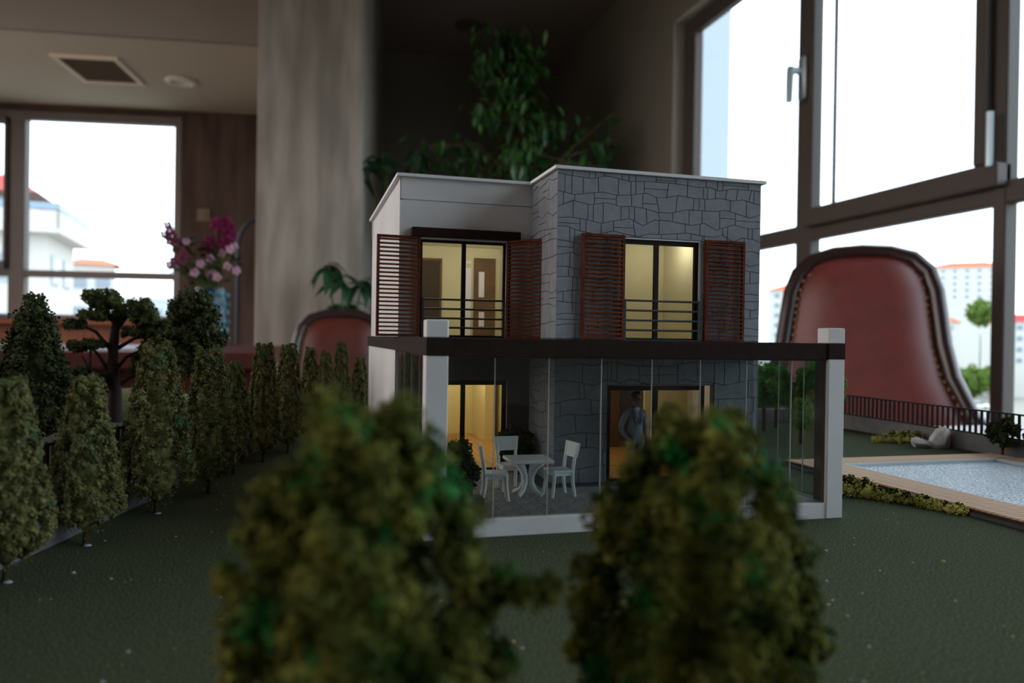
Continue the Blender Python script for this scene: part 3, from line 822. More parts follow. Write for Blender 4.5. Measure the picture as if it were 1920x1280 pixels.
def cone_clumps(h0, h1, prof, n, rc, seed, jit=0.12):
    """clumps over a surface of revolution; prof(t) -> radius, t in 0..1 from h0 to h1"""
    g = np.random.default_rng(seed); out = []
    ts = np.linspace(0, 1, 200); w_ = np.array([prof(t_) for t_ in ts]) + 0.3; cdf = np.cumsum(w_); cdf /= cdf[-1]
    for i in range(n):
        t_ = float(np.interp((i + g.uniform()) / n, cdf, ts)); a = i * 2.39996 + g.uniform(-0.4, 0.4)
        r = max(prof(t_) - rc * 0.75, 0.15) * g.uniform(1 - jit, 1 + jit)
        out.append((r * math.cos(a), r * math.sin(a), h0 + (h1 - h0) * t_, rc * g.uniform(0.75, 1.25)))
    k = max(4, n // 9)                                    # inner filling
    for i in range(k):
        t_ = (i + 0.5) / k; out.append((0, 0, h0 + (h1 - h0) * t_ * 0.95, max(prof(t_) * 0.78, rc * 0.5)))
    return np.array(out)


def outdoor_tree(x, y, z0, h, r, label, k0=0.3):
    t = thing('street_tree', label, 'tree', (x, y, z0), 'street trees outside')
    s = MB(1); s.tube([(x, y, z0), (x, y, z0 + h * 0.6)], [0.25, 0.12], 7); s.build('trunk', TRUNKD, t)
    cl = cone_clumps(h * k0, h, lambda q: r * math.sin(math.pi * (0.12 + 0.85 * q)), 34, r * 0.32, int(x))
    link('crown', crumbs_mesh('crown', cl, 26, r * 0.10, OUTTREE, int(y), s=1), t)


outdoor_tree(152.8, 151.3, GZ, 8.6, 4.2, 'sunny street tree beside the armchair back, leftmost of the row outside')
outdoor_tree(165.1, 157.2, GZ, 8.0, 4.2, 'sunny street tree in the middle of the row outside the right window')
outdoor_tree(177.4, 163.1, GZ, 8.2, 4.2, 'sunny street tree beside the window post, rightmost of the row outside')
outdoor_tree(236, 222, GZ, 30, 5.0, 'small dark hillside tree above the red roofs outside the right window', 0.74)
# ------------------------------------------------------------------ the model's base: lawn
m_ = MB(); m_.prism([(-270, -60), (392, -60), (392, 560), (40, 660), (-270, 660)], -30, 0)
o = m_.build('lawn_base', [LAWN]); tag(o, 'dark green flocked lawn baseboard under the whole architectural model', 'baseboard')
m_ = MB(); g = np.random.default_rng(5)
for k in range(420):
    x, y = g.uniform(-60, 330), g.uniform(60, 330)
    if (30 < x < 186 and 215 < y < 440) or (222 < x and y > 100):
        continue
    s_ = g.uniform(0.12, 0.45) * (1.5 if g.uniform() < 0.12 else 1)
    m_.add(OCT * np.array([s_, s_ * g.uniform(0.6, 1.4), s_ * 0.6]) + np.array([x, y, s_ * 0.3]), OCF.tolist())
o = m_.build('lawn_flecks', FLECK); tag(o, 'tiny pale and yellow flecks scattered on the dark lawn', 'flecks', kind='stuff')
m_ = MB(); m_.ball((-118, 600, 0.2), (62, 34, 20), 28, 12); m_.v = [(x, y, max(z, 0.0)) for x, y, z in m_.v]
o = m_.build('grassy_mound', HILL, None, True); tag(o, 'pale green grassy mound behind the umbrella pine', 'mound')

# ------------------------------------------------------------------ the model house
H = thing('model_house', 'two storey architectural model house with grey stone front and glazed porch', 'house', (0.108, 0.33, 0))
ZF, ZB0, ZB1 = 5.2, 54.5, 59.9
# white walls
b = MB()
put = lambda a, c, d, e: b.box(a, c, 307.5, 310, d, e)
rect_wall(b, 37, 93, 0, 114.7, [(45.5, 81.3, 60, 99.5), (48, 82.5, ZF, 42.5)], put)
b.box(37.4, 93, 307.95, 310.3, 115.25, 124); b.box(37.9, 93, 308.7, 310.2, 114.6, 115.4)
b.box(37, 39.4, 310, 434, 54, 114.7); b.box(37.4, 39.7, 308, 434, 115.25, 124); b.box(37.9, 39.6, 308.8, 434, 114.6, 115.4)
b.box(36.2, 39, 307.5, 434.3, 0, 54.6); b.box(36.2, 48, 307.45, 309, 0, 54.5)
b.box(37, 179.3, 431, 434, 0, 124); b.box(176.5, 179.3, 277, 434, 0, 124)
b.build('white_wall', WHITE, H)
# stone backing with openings
sw = MB()
rect_wall(sw, 92.35, 179.2, 0, 124, [(119, 152.7, 60, 99.5), (113.6, 159, ZF, 42.4)], lambda a, c, d, e: sw.box(a, c, 274.35, 277, d, e))
sw.box(92.35, 95, 277, 307.9, 0, 124)
SW = sw.build('stone_wall', GROUT, H)


def offset_poly(p, d):
    n = len(p); out = []
    for i in range(n):
        a, q, c = np.array(p[i - 1]), np.array(p[i]), np.array(p[(i + 1) % n])
        e1 = q - a; e2 = c - q
        l1, l2 = np.hypot(*e1), np.hypot(*e2)
        if l1 < 1e-6 or l2 < 1e-6:
            continue
        n1 = np.array([-e1[1], e1[0]]) / l1; n2 = np.array([-e2[1], e2[0]]) / l2
        k = 1 + n1 @ n2
        out.append(tuple(q + (n1 + n2) * d / max(k, 0.5)))
    return out


def area(p):
    return 0.5 * sum(p[i - 1][0] * p[i][1] - p[i][0] * p[i - 1][1] for i in range(len(p)))


def clip_half(p, ax, v, keep_less):
    out = []
    f = lambda q: (v - q[ax]) if keep_less else (q[ax] - v)
    for i in range(len(p)):
        a, c = p[i - 1], p[i]; fa, fc = f(a), f(c)
        if fa >= 0:
            if fc >= 0:
                out.append(c)
            else:
                t_ = fa / (fa - fc); out.append((a[0] + (c[0] - a[0]) * t_, a[1] + (c[1] - a[1]) * t_))
        elif fc >= 0:
            t_ = fa / (fa - fc); out.append((a[0] + (c[0] - a[0]) * t_, a[1] + (c[1] - a[1]) * t_)); out.append(c)
    return out


def stones(u0, u1, v0, v1, holes, seed, k_=1.0):
    r = random.Random(seed); ys = [v0]
    while ys[-1] < v1 - 6.5:
        ys.append(ys[-1] + k_ * r.uniform(3.9, 5.6))
    ys.append(v1)

    def bound(j):
        us = [u0]
        while us[-1] < u1 - 6:
            us.append(us[-1] + r.uniform(3.5, 8))
        us.append(u1)
        amp = 0 if j in (0, len(ys) - 1) else 1.25
        return us, [ys[j] + r.choice((-amp, -0.3 * amp, 0, 0, 0.4 * amp, amp)) for _ in us]
    B = [bound(j) for j in range(len(ys))]
    polys = []
    for j in range(len(ys) - 1):
        cuts = [(u0, u0)]
        while cuts[-1][0] < u1 - 9:
            u = max(cuts[-1]) + k_ * r.choice((r.uniform(4.5, 6.5), r.uniform(5.5, 9), r.uniform(8, 12)))
            if u > u1 - 3.5:
                break
            s_ = r.choice((0, 0, 0, r.uniform(-1.6, 1.6)))
            cuts.append((u - s_ / 2, u + s_ / 2))
        cuts.append((u1, u1))
        lo_, hi_ = B[j], B[j + 1]
        fl_ = lambda u: float(np.interp(u, *lo_)); fh = lambda u: float(np.interp(u, *hi_))
        for (a0, a1), (c0, c1) in zip(cuts[:-1], cuts[1:]):
            bot = [(a0, fl_(a0))] + [(u, y) for u, y in zip(*lo_) if a0 + 0.6 < u < c0 - 0.6] + [(c0, fl_(c0))]
            top = [(a1, fh(a1))] + [(u, y) for u, y in zip(*hi_) if a1 + 0.6 < u < c1 - 0.6] + [(c1, fh(c1))]
            p = bot + top[::-1]
            q = r.random(); wd = c0 - a0
            if q < 0.20 and wd > 6:                     # two thin courses
                ym = (sum(y for _, y in bot) / len(bot) + sum(y for _, y in top) / len(top)) / 2 + r.uniform(-0.5, 0.5)
                polys += [clip_half(p, 1, ym, True), clip_half(p, 1, ym, False)]
            elif q < 0.34 and wd > 5:                    # a corner cut off
                k = r.choice((0, 1)); us_ = c0 - r.uniform(1.8, 3) if k else a0 + r.uniform(1.8, 3)
                polys += [clip_half(p, 0, us_, True), clip_half(p, 0, us_, False)]
            else:
                polys.append(p)
    res = []
    for p in polys:
        parts = [p]
        for h in holes:
            np_ = []
            for q in parts:
                xs = [a for a, _ in q]; yy = [c for _, c in q]
                if not q or max(xs) <= h[0] or min(xs) >= h[1] or max(yy) <= h[2] or min(yy) >= h[3]:
                    np_.append(q); continue
                np_.append(clip_half(q, 0, h[0], True)); np_.append(clip_half(q, 0, h[1], False))
                mid = clip_half(clip_half(q, 0, h[0], False), 0, h[1], True)
                if mid:
                    np_.append(clip_half(mid, 1, h[2], True)); np_.append(clip_half(mid, 1, h[3], False))
            parts = [q for q in np_ if len(q) >= 3]
        res += parts
    return res


def lay(polys, to, one=None):
    n = 0
    for p in polys:
        # drop doubled points
        q = [p[i] for i in range(len(p)) if math.hypot(p[i][0] - p[i - 1][0], p[i][1] - p[i - 1][1]) > 0.25]
        if len(q) < 3:
            continue
        if area(q) < 0:
            q = q[::-1]
        a = offset_poly(q, 0.10); t_ = offset_poly(q, 0.22)
        if len(a) != len(t_) or area(a) < 0.8 or area(t_) < 0.4:
            continue
        k = len(a); d = 0.36
        vs = [to(u, v_, 0) for u, v_ in a] + [to(u, v_, d - 0.14) for u, v_ in a] + [to(u, v_, d) for u, v_ in t_]
        fs = [[i, (i + 1) % k, k + (i + 1) % k, k + i] for i in range(k)] + [[k + i, k + (i + 1) % k, 2 * k + (i + 1) % k, 2 * k + i] for i in range(k)] + [list(range(2 * k, 3 * k))]
        n += 1
        if one is not None:
            one.add(vs, fs); continue
        mb = MB(); mb.add(vs, fs); mb.build('stone', GREYSTONE, SW)
    return n


OS = MB()
n1 = lay(stones(92.0, 179.2, 60.2, 123.9, [(118.8, 152.9, 60, 99.7)], 3), lambda u, v_, d: (u, 274.36 - d, v_))
n2 = lay(stones(92.0, 179.2, 5.3, 54.4, [(113.4, 159.2, 5, 42.6)], 9, 1.4), lambda u, v_, d: (u, 274.36 - d, v_))
n3 = lay(stones(274.0, 307.4, 60.2, 123.9, [], 5, 1.2), lambda u, v_, d: (92.36 - d, u, v_))
n4 = lay(stones(274.0, 307.4, 5.3, 54.4, [], 6, 1.3), lambda u, v_, d: (92.36 - d, u, v_), OS)
OS.build('shaded_stones', GREYSTONE, SW)['kind'] = 'stuff'
print('stones', n1, n2, n3, n4)
# roof and coping
L_ = lambda o_: [(37 - o_, 307.5 - o_), (92 - o_, 307.5 - o_), (92 - o_, 274 - o_), (179.3 + o_, 274 - o_), (179.3 + o_, 434 + o_), (37 - o_, 434 + o_)]
b = MB(); b.prism(L_(1.4), 124.0, 125.2); b.build('roof_coping', COPING, H)
b = MB(); b.prism(L_(-3.2), 104.5, 107); b.build('upper_ceiling', CREAM, H)
b = MB(); b.prism(L_(-3.0), 54.6, 59.8); b.build('upper_floor', CREAM, H)
b = MB(); b.prism(L_(-3.0), 0.1, 5.0); b.build('ground_floor_slab', WHITE, H)
wfm = MB(); wfm.box(-1.9, 1.9, 0, 40, 0, 0.3); wme = wfm.mesh('floor_plank', WOODF)
for x in [42 + 4 * i for i in range(34)]:
    for y in (311, 351, 391):
        if y == 311 or True:
            link('floor_plank', wme, H, (Vector((x, y, 5.0)) * MM) - H.location)
for x in [98 + 4 * i for i in range(20)]:
    wf2 = link('floor_plank', wme, H, (Vector((x, 277.5, 5.0)) * MM) - H.location); wf2.scale = (1, 0.8, 1)
# terrace deck, beams, posts, plinth
b = MB(); b.prism([(37, 226), (178, 226), (178, 274), (92.3, 274), (92.3, 307.4), (37, 307.4)], 56.0, 59.7); b.build('terrace_deck', DECKTOP, H)
b = MB(); b.prism([(37.3, 226.5), (177.5, 226.5), (177.5, 273.9), (92.2, 273.9), (92.2, 307.3), (37.3, 307.3)], 55.5, 55.98); b.build('porch_ceiling', PORCHC, H)
b = MB(); rect_wall(b, 38.2, 92, 5.3, 55.4, [(48, 82.5, 5.2, 42.5)], lambda a, c, d, e: b.box(a, c, 307.15, 307.48, d, e)); b.build('porch_wall', PORCHW, H)
b = MB(); b.box(36.6, 178.6, 223.9, 226.4, ZB0 - 0.3, ZB1, 0.15); b.build('pergola_beam', BROWN, H)
b = MB(); b.box(35.25, 37.2, 230.0, 299, ZB0, ZB1, 0.15); b.box(35.35, 37.0, 299.1, 434.8, ZB0 + 0.2, ZB1 + 0.1, 0.1); b.build('pergola_side_beam', BROWN, H)
b = MB(); b.box(178.2, 180.0, 230.0, 277, ZB0, ZB1, 0.15); b.build('pergola_side_beam', BROWN, H)
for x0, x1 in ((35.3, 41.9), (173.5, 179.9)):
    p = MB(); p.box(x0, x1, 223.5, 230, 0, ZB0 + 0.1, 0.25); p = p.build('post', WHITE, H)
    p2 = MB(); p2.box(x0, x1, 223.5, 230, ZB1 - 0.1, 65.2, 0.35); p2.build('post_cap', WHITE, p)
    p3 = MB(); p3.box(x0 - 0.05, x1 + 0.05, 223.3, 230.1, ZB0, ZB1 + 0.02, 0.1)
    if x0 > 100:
        p4 = MB(); p4.box(x0 - 0.5, x0 + 0.02, 225.0, 229.9, 5.5, ZB0); tag(p4.build('post_shade_strip', POSTSHADE, p), 'dark strip standing in for shade on the inner face of the white post')  # added strip: the post's shaded inner face, put in as dark colour
    tag(p3.build('beam_end', BROWN, p), 'dark brown beam end wrapped round the white post')
b = MB(); b.box(36.0, 179.4, 224.0, 227.0, 0, 5.4, 0.15); b.box(36.2, 179, 227, 307.4, 0, 4.6); b.build('plinth', WHITE, H)
pf = MB(); pf.box(37, 178.5, 227.2, 307.4, 4.55, 4.75); PF = pf.build('patio_floor', GROUT, H)
tm = MB(); tm.box(-3.9, 3.9, -3.9, 3.9, 0, 0.45, 0.12); tme = tm.mesh('tile', TILE)
for i in range(17):
    for j in range(10):
        x, y = 41.8 + 8 * i, 231.4 + 8 * j
        if (x > 88 and y > 271) or y > 304 or x > 175.5:
            continue
        link('tile', tme, PF, (Vector((x, y, 4.75)) * MM) - H.location)
# glass panels of the porch
xs = [42.0, 56.6, 73.8, 91.2, 108.5, 125.8, 142.9, 160.1, 173.6]
for a, c in zip(xs[:-1], xs[1:]):
    p = MB(); p.box(a + 0.12, c - 0.12, 225.2, 225.9, 5.3, ZB0); p = p.build('glass_panel', GLASS, H)
    if c < 170:
        e = MB(); e.box(c - 0.09, c + 0.05, 225.1, 225.8, 5.4, ZB0 - 0.1); e.build('polished_edge', GEDGE, p)
e = MB(); e.box(42, 173.5, 225.1, 225.9, ZB0 - 0.65, ZB0 - 0.25); e.build('glass_head_channel', PLANTER, H)
ys_ = [230.1, 242.7, 257.9, 273.0]
for a, c in zip(ys_[:-1], ys_[1:]):
    p = MB(); p.box(177.6, 178.2, a + 0.1, c - 0.1, 5.3, ZB0); p = p.build('glass_panel', GLASS, H)
    e = MB(); e.box(177.55, 178.0, c - 0.10, c + 0.06, 5.4, ZB0 - 0.1); e.build('polished_edge', GEDGE, p)
ys_ = [230.1, 249, 268, 287, 306.8]
for a, c in zip(ys_[:-1], ys_[1:]):
    p = MB(); p.box(36.8, 37.4, a + 0.1, c - 0.1, 5.3, ZB0); p = p.build('glass_panel', GLASS, H)
    if c < 300:
        e = MB(); e.box(36.9, 37.3, c - 0.12, c + 0.08, 5.4, ZB0 - 0.1); e.build('polished_edge', GEDGE, p)


def glazed(name, x0, x1, y, z0, z1, fwid, mx0, mx1, sill=1.0, bottom_rail=1.0):
    f = MB()
    f.box(x0, x0 + fwid, y, y + 1.4, z0, z1); f.box(x1 - fwid, x1, y, y + 1.4, z0, z1)
    f.box(x0 + fwid, x1 - fwid, y, y + 1.4, z1 - fwid * 1.1, z1); f.box(x0 + fwid, x1 - fwid, y, y + 1.4, z0, z0 + bottom_rail)
    f.box(mx0, mx1, y - 0.2, y + 1.2, z0 + bottom_rail, z1 - fwid)
    f = f.build(name, FRAMEB, H)
    for a, c in ((x0 + fwid, mx0), (mx1, x1 - fwid)):
        p = MB(); p.box(a - 0.2, c + 0.2, y + 0.5, y + 0.8, z0 + 0.5, z1 - 0.5); p.build('pane', SPANE, f)
    return f


glazed('window_frame', 45.5, 81.3, 308.4, 59.9, 99.5, 1.0, 62.7, 64.4)
glazed('window_frame', 119.0, 152.0, 275.4, 59.9, 99.2, 1.6, 132.9, 134.7)
glazed('patio_door', 48.0, 82.5, 308.6, ZF, 42.5, 1.8, 63.2, 65.0)
glazed('patio_door', 113.7, 155.6, 275.2, ZF, 42.2, 1.6, 132.8, 135.2)
b = MB(); b.box(152.0, 152.7, 274.3, 277, 59.9, 99.5); b.box(119, 152.7, 274.3, 277, 99.2, 99.6); b.build('window_reveal', COPING, H)
b = MB(); b.box(41.7, 86.6, 304.4, 307.6, 100.2, 103.8, 0.15); b.build('window_hood', BROWN, H)
# railings
for (x0, x1, y, post) in ((46.4, 80.6, 307.0, None), (119.2, 151.4, 272.9, 151.2)):
    r = MB(); xl, xr = (x0 + 0.2, x1 - 0.2) if post is None else (x0 + 0.4, post)
    r.box(xl - 0.4, xl + 0.4, y - 0.4, y + 0.4, 59.9, 75.8); r.box(xr - 0.4, xr + 0.4, y - 0.4, y + 0.4, 59.9, 75.8); r.box(xl, xr, y - 0.3, y + 0.3, 59.9, 60.3)
    R_ = r.build('railing', RAILM, H)
    for z in (75.3, 71.5, 67.7, 63.9):
        q = MB(); q.tube([(x0, y, z), (x1, y, z)], 0.42, 8); q.build('rail', RAILM, R_)
# louvred shutters: frame mesh with its slats as sub-parts, shared mesh data
SWD, SHT = 17.4, 40.0
fm = MB()
for a in ((0, 1.0, 0, SHT), (SWD - 1.0, SWD, 0, SHT)):
    fm.box(a[0], a[1], -0.8, 0.8, a[2], a[3])
fm.box(1.0, SWD - 1.0, -0.8, 0.8, 0, 1.0); fm.box(1.0, SWD - 1.0, -0.8, 0.8, SHT - 1.0, SHT)
fme = fm.mesh('shutter', SHUT)
sm_ = MB(); sm_.box(1.0, SWD - 1.0, -0.78, 0.72, -0.05, 0.62, 0.06)
sme = sm_.mesh('slat', SLATM)
for (hx, hy, ang) in ((45.3, 305.9, math.radians(184.5)), (81.6, 306.2, math.radians(-50)), (118.9, 272.6, math.radians(181.0)), (153.6, 272.7, math.radians(0.0))):
    s0 = link('shutter', fme, H, (Vector((hx, hy, 60.1)) * MM) - H.location, ang)
    for k in range(23):
        link('slat', sme, s0, (0, 0, (1.9 + 1.645 * k) * MM))
# ---- inside the house
b = MB(); b.box(40, 95.5, 372, 373, 59.8, 104.5); b.build('interior_wall', CREAM, H)
b = MB(); b.box(95.0, 96.5, 310, 372, 59.8, 104.5); b.build('interior_wall', CREAM, H)


def indoor(x0, x1, y, z0, z1, m, slots=(), fm_=DOORW):
    d = MB(); d.box(x0 - 1.1, x0, y - 1.0, y, z0, z1 + 1.1); d.box(x1, x1 + 1.1, y - 1.0, y, z0, z1 + 1.1); d.box(x0, x1, y - 1.0, y, z1, z1 + 1.1)
    d = d.build('interior_door', fm_, H)
    l = MB(); l.box(x0, x1, y - 0.7, y, z0, z1); l.build('door_leaf', m, d)
    for (a, c, e, f_) in slots:
        q = MB(); q.box(a, c, y - 0.9, y - 0.6, e, f_); q.build('door_light', DOORF, d)


indoor(54.5, 64.6, 372, 59.9, 97.4, DOORD)
indoor(82.9, 91.6, 372, 59.9, 98.4, DOORW, [(84.2, 87.0, 80.1, 92.7), (84.4, 87.2, 65.6, 72.8)])
q = MB(); q.box(77.6, 80.4, 371.2, 372, 59.9, 94.5); q.box(77.6, 80.4, 371.2, 372, 96.4, 97.8); q.build('white_door_panel', DOORF, H)
b = MB(); b.box(97, 176, 322, 323, 59.8, 104.5); b.build('interior_wall', CREAM, H)
b = MB(); b.box(160, 161, 277, 322, 59.8, 104.5); b.build('interior_wall', CREAM, H)
# ground floor partitions
b = MB(); b.box(94.8, 100, 398.2, 431, 5.2, 54.6); b.build('interior_wall', YELLOW, H)
b = MB(); b.box(103, 108, 366, 431, 5.2, 54.6); b.build('interior_wall', YELLOW, H)
b = MB(); b.box(40, 176, 429.5, 430.8, 5.2, 54.6); b.build('interior_wall', YELLOW, H)
b = MB(); b.box(110, 157, 363, 365, 5.2, 54.6); b.build('wood_panel_wall', AMBER, H)
b = MB(); b.box(154.6, 177, 328, 329.5, 5.2, 54.6); b.build('interior_wall', YELLOW, H)


def led(x, y, z, power, rad=2.0, c=(1, 0.83, 0.55), bulb=True):
    l = bpy.data.lights.new('led', 'POINT'); l.energy = power; l.color = c; l.shadow_soft_size = rad * MM
    o_ = bpy.data.objects.new('led', l); COL.objects.link(o_); o_.location = (x * MM, y * MM, (z - 4) * MM)
    if bulb:
        q = MB(); q.lathe([(0.3, z - 0.6), (0.8, z - 0.4), (0.9, z)], x, y, 10); q.build('led_lamp', LED, H, True)


UP = (1.0, 0.94, 0.79); DN = (1.0, 0.89, 0.65)
led(56, 340, 104.4, 0.0062, c=UP); led(84, 345, 104.4, 0.0062, c=UP)
led(150, 300, 104.4, 0.0062, c=UP); led(118, 300, 104.4, 0.0022, c=UP)
led(62, 350, 54.5, 0.017, c=DN); led(80, 400, 54.5, 0.017, c=DN); led(101.5, 350, 54.5, 0.006, c=DN)
led(140, 310, 54.5, 0.0045, c=DN); led(122, 345, 54.5, 0.0018, c=DN)

# ------------------------------------------------------------------ porch furniture
def dining_chair(x, y, rz, label):
    t = thing('dining_chair', label, 'chair', (x * MM, y * MM, 5.2 * MM), 'white chairs on the porch')
    T = Matrix.Translation((x * MM, y * MM, 5.2 * MM)) @ Matrix.Rotation(rz, 4, 'Z')
    s = MB(MM, T); s.box(-4.2, 4.2, -4.2, 4.0, 8.4, 9.4, 0.3); s.build('seat', FURN, t)
    s = MB(MM, T); s.box(-3.6, 3.6, -3.6, 3.4, 7.4, 8.4); s.build('seat_rail', FURN, t)
    for sx in (-1, 1):
        s = MB(MM, T); s.tube([(sx * 3.5, -3.5, 8.4), (sx * 3.4, -3.6, 5), (sx * 3.7, -4.3, 0)], [0.75, 0.62, 0.6], 8); s.build('leg', FURN, t)
        s = MB(MM, T); s.tube([(sx * 3.5, 3.5, 8.4), (sx * 3.5, 3.6, 5), (sx * 3.7, 4.5, 0)], [0.75, 0.65, 0.6], 8); s.build('leg', FURN, t)
        s = MB(MM, T); s.tube([(sx * 3.5, 3.5, 8.6), (sx * 3.5, 4.2, 13), (sx * 3.6, 5.2, 18)], [0.7, 0.6, 0.55], 8); s.build('back_post', FURN, t)
    s = MB(MM, T)
    s.add([(-4.2, 4.1, 13.6), (4.2, 4.1, 13.6), (4.8, 5.0, 18.6), (-4.8, 5.0, 18.6), (-4.2, 5.0, 13.6), (4.2, 5.0, 13.6), (4.8, 5.9, 18.6), (-4.8, 5.9, 18.6)],
          [(0, 1, 2, 3), (4, 7, 6, 5), (0, 4, 5, 1), (1, 5, 6, 2), (2, 6, 7, 3), (3, 7, 4, 0)]); s.build('backrest', FURN, t)


dining_chair(64.0, 252.5, math.radians(80), 'white miniature chair beside the round shrub, left of the table')
dining_chair(73.5, 268.0, math.radians(4), 'white miniature chair behind the white table, facing the front')
dining_chair(87.6, 254.5, math.radians(-82), 'white miniature chair right of the white table before the stone wall')
t = thing('dining_table', 'white miniature table with four curved legs on the porch', 'table', (0.0768, 0.256, 0.0052))
T = Matrix.Translation((0.0768, 0.2565, 0.0052)) @ Matrix.Rotation(math.radians(-2), 4, 'Z')
s = MB(MM, T); s.box(-7.6, 7.6, -7.0, 7.0, 12.0, 13.2, 0.25); s.build('tabletop', FURN, t)
for sx in (-1, 1):
    for sy in (-1, 1):
        s = MB(MM, T); s.tube([(sx * 4.0, sy * 3.6, 12), (sx * 2.4, sy * 2.0, 10.2), (sx * 1.2, sy * 1.0, 7), (sx * 1.2, sy * 1.0, 4.5), (sx * 2.2, sy * 2.0, 2.0), (sx * 4.2, sy * 3.9, 0.6)], [1.3, 1.15, 1.0, 0.95, 0.85, 0.7], 8)
        s.build('leg', FURN, t, True)
t = thing('topiary_shrub', 'round two tier shrub in grey planter behind the left porch post', 'shrub', (0.0545, 0.2455, 0.0052))
s = MB(); s.box(50.5, 58.0, 241.2, 247.5, 5.2, 8.2, 0.3); s.build('planter', PLANTER, t)
s = MB(); s.tube([(54, 245, 8), (53, 246, 20)], 0.7, 6); s.build('stem', TRUNKD, t)
g = np.random.default_rng(3)


def ball_clumps(c, r, n, rc, seed, sq=1.0):
    g_ = np.random.default_rng(seed); d = g_.normal(size=(n, 3)); d /= np.linalg.norm(d, axis=1)[:, None]
    P_ = np.array(c) + d * (r - rc * 0.6) * np.array([1, 1, sq]) * g_.uniform(0.9, 1.06, (n, 1))
    out = np.concatenate([P_, np.full((n, 1), rc) * g_.uniform(0.75, 1.25, (n, 1))], 1)
    return np.concatenate([out, [[*c, r * 0.72 * min(1, sq)]]])


cl = np.concatenate([ball_clumps((0, 0, 0), 4.4, 24, 1.5, 1), ball_clumps((1.0, 0.3, -6.8), 5.9, 40, 1.7, 2)])
link('foliage', crumbs_mesh('foliage', cl, 30, 0.5, FOLD, 4), t, Vector((50.0, 247, 22.4)) * MM - t.location)
t = thing('corner_shrub', 'dark shrub in the shaded porch corner behind the chairs', 'shrub', (0.085, 0.298, 0.0052))
s = MB(); s.tube([(85, 298, 5), (85, 298, 16)], 0.8, 6); s.build('stem', TRUNKD, t)
link('foliage', crumbs_mesh('foliage', ball_clumps((0, 0, 0), 7.6, 40, 2.2, 7), 26, 0.6, FOLD, 8), t, Vector((84.2, 297.5, 17.5)) * MM - t.location)

# ------------------------------------------------------------------ the figure at the patio door
def skin_mesh(name, verts, edges, radii, root, sub=1):
    me = bpy.data.meshes.new(name); me.from_pydata(verts, edges, [])
    o_ = bpy.data.objects.new(name, me); COL.objects.link(o_)
    md = o_.modifiers.new('s', 'SKIN'); md.use_smooth_shade = True; md.branch_smoothing = 0.4
    for i, r_ in enumerate(radii):
        sv = me.skin_vertices[0].data[i]; sv.radius = r_ if isinstance(r_, tuple) else (r_, r_); sv.use_root = (i == root)
    s2 = o_.modifiers.new('u', 'SUBSURF'); s2.levels = sub; s2.render_levels = sub
    dg = bpy.context.evaluated_depsgraph_get()
    ev = o_.evaluated_get(dg); m2 = bpy.data.meshes.new_from_object(ev)
    bpy.data.objects.remove(o_); bpy.data.meshes.remove(me)
    return m2


# built in figure centimetres (about 175 tall), then scaled to 35 mm.  x right, y back, z up; he faces +x / camera
V_ = {}; E_ = []; R_ = {}


def jv(n, p, r, parent=None):
    V_[n] = p; R_[n] = r
    if parent:
        E_.append((parent, n))


jv('pelvis', (0, 0, 92), (17, 12)); jv('belly', (0, -1, 108), (16.5, 11.5), 'pelvis'); jv('chest', (0, 0, 128), (20, 13), 'belly')
jv('shoulders', (0, 1, 141), (15, 10), 'chest'); jv('neck', (1, 0, 150), (6, 6), 'shoulders'); jv('neck2', (1.5, -0.5, 154), (5.8, 6.2), 'neck')
jv('jaw', (2.5, -1.5, 159), (7.0, 8.0), 'neck2'); jv('face', (2.5, -0.5, 165), (7.8, 9.6), 'jaw'); jv('crown', (2.0, 0.5, 171), (7.2, 8.8), 'face')
for s_, n in ((-1, 'l'), (1, 'r')):
    jv('sh' + n, (s_ * 18.5, 1, 139), (7.5, 7.5), 'shoulders')
    jv('el' + n, (s_ * 28, 7, 113), (5.6, 5.6), 'sh' + n); jv('fa' + n, (s_ * 25.5, 2, 101), (4.8, 4.8), 'el' + n); jv('wr' + n, (s_ * 21, -6, 92), (3.4, 3.4), 'fa' + n)
    jv('hip' + n, (s_ * 9, 0, 86), (9.6, 10), 'pelvis'); jv('kn' + n, (s_ * 9.5, -1, 48), (6.6, 7), 'hip' + n); jv('an' + n, (s_ * 9.5, 2, 9), (4.6, 5), 'kn' + n)
    jv('hl' + n, (s_ * 9.5, 1, 3.8), (4.0, 4), 'an' + n); jv('toe' + n, (s_ * 11, -17, 3.0), (3.8, 2.8), 'hl' + n)
    # palm with four fingers and a thumb resting on the hip pocket
    jv('pa' + n, (s_ * 17.5, -10.5, 87), (3.4, 2.6), 'wr' + n)
names = list(V_)
body = skin_mesh('person', [V_[n] for n in names], [(names.index(a), names.index(c)) for a, c in E_], [R_[n] for n in names], 0, 2)
PK = 0.2 * MM
FT = Matrix.Translation((121.0 * MM, 265.0 * MM, 5.15 * MM)) @ Matrix.Rotation(math.radians(38), 4, 'Z') @ Matrix.Scale(PK, 4)
body.materials.clear()
for m in (SUIT, SKIN, SHIRT, SHOE):
    body.materials.append(m)
for p in body.polygons:
    c = p.center
    k = 0
    if c.z > 148.5:
        k = 1
    elif c.z < 6.5:
        k = 3
    elif c.z < 95 and c.y < -7 and abs(c.x) > 10 and c.z > 80:
        k = 1
    elif c.y < -5 and c.z > 112 and abs(c.x) < (c.z - 110) * 0.21:
        k = 2
    p.material_index = k
    p.use_smooth = True
P_ = bpy.data.objects.new('person', body); COL.objects.link(P_)
body.transform(Matrix.Scale(PK, 4)); P_.location = FT.to_translation(); P_.rotation_euler = (0, 0, math.radians(12))
tag(P_, 'miniature man in a grey suit standing at the patio door, looking right', 'person')


def fig(mb_, name, m, smooth=True):
    me = mb_.mesh(name, m, smooth=smooth); return link(name, me, P_)


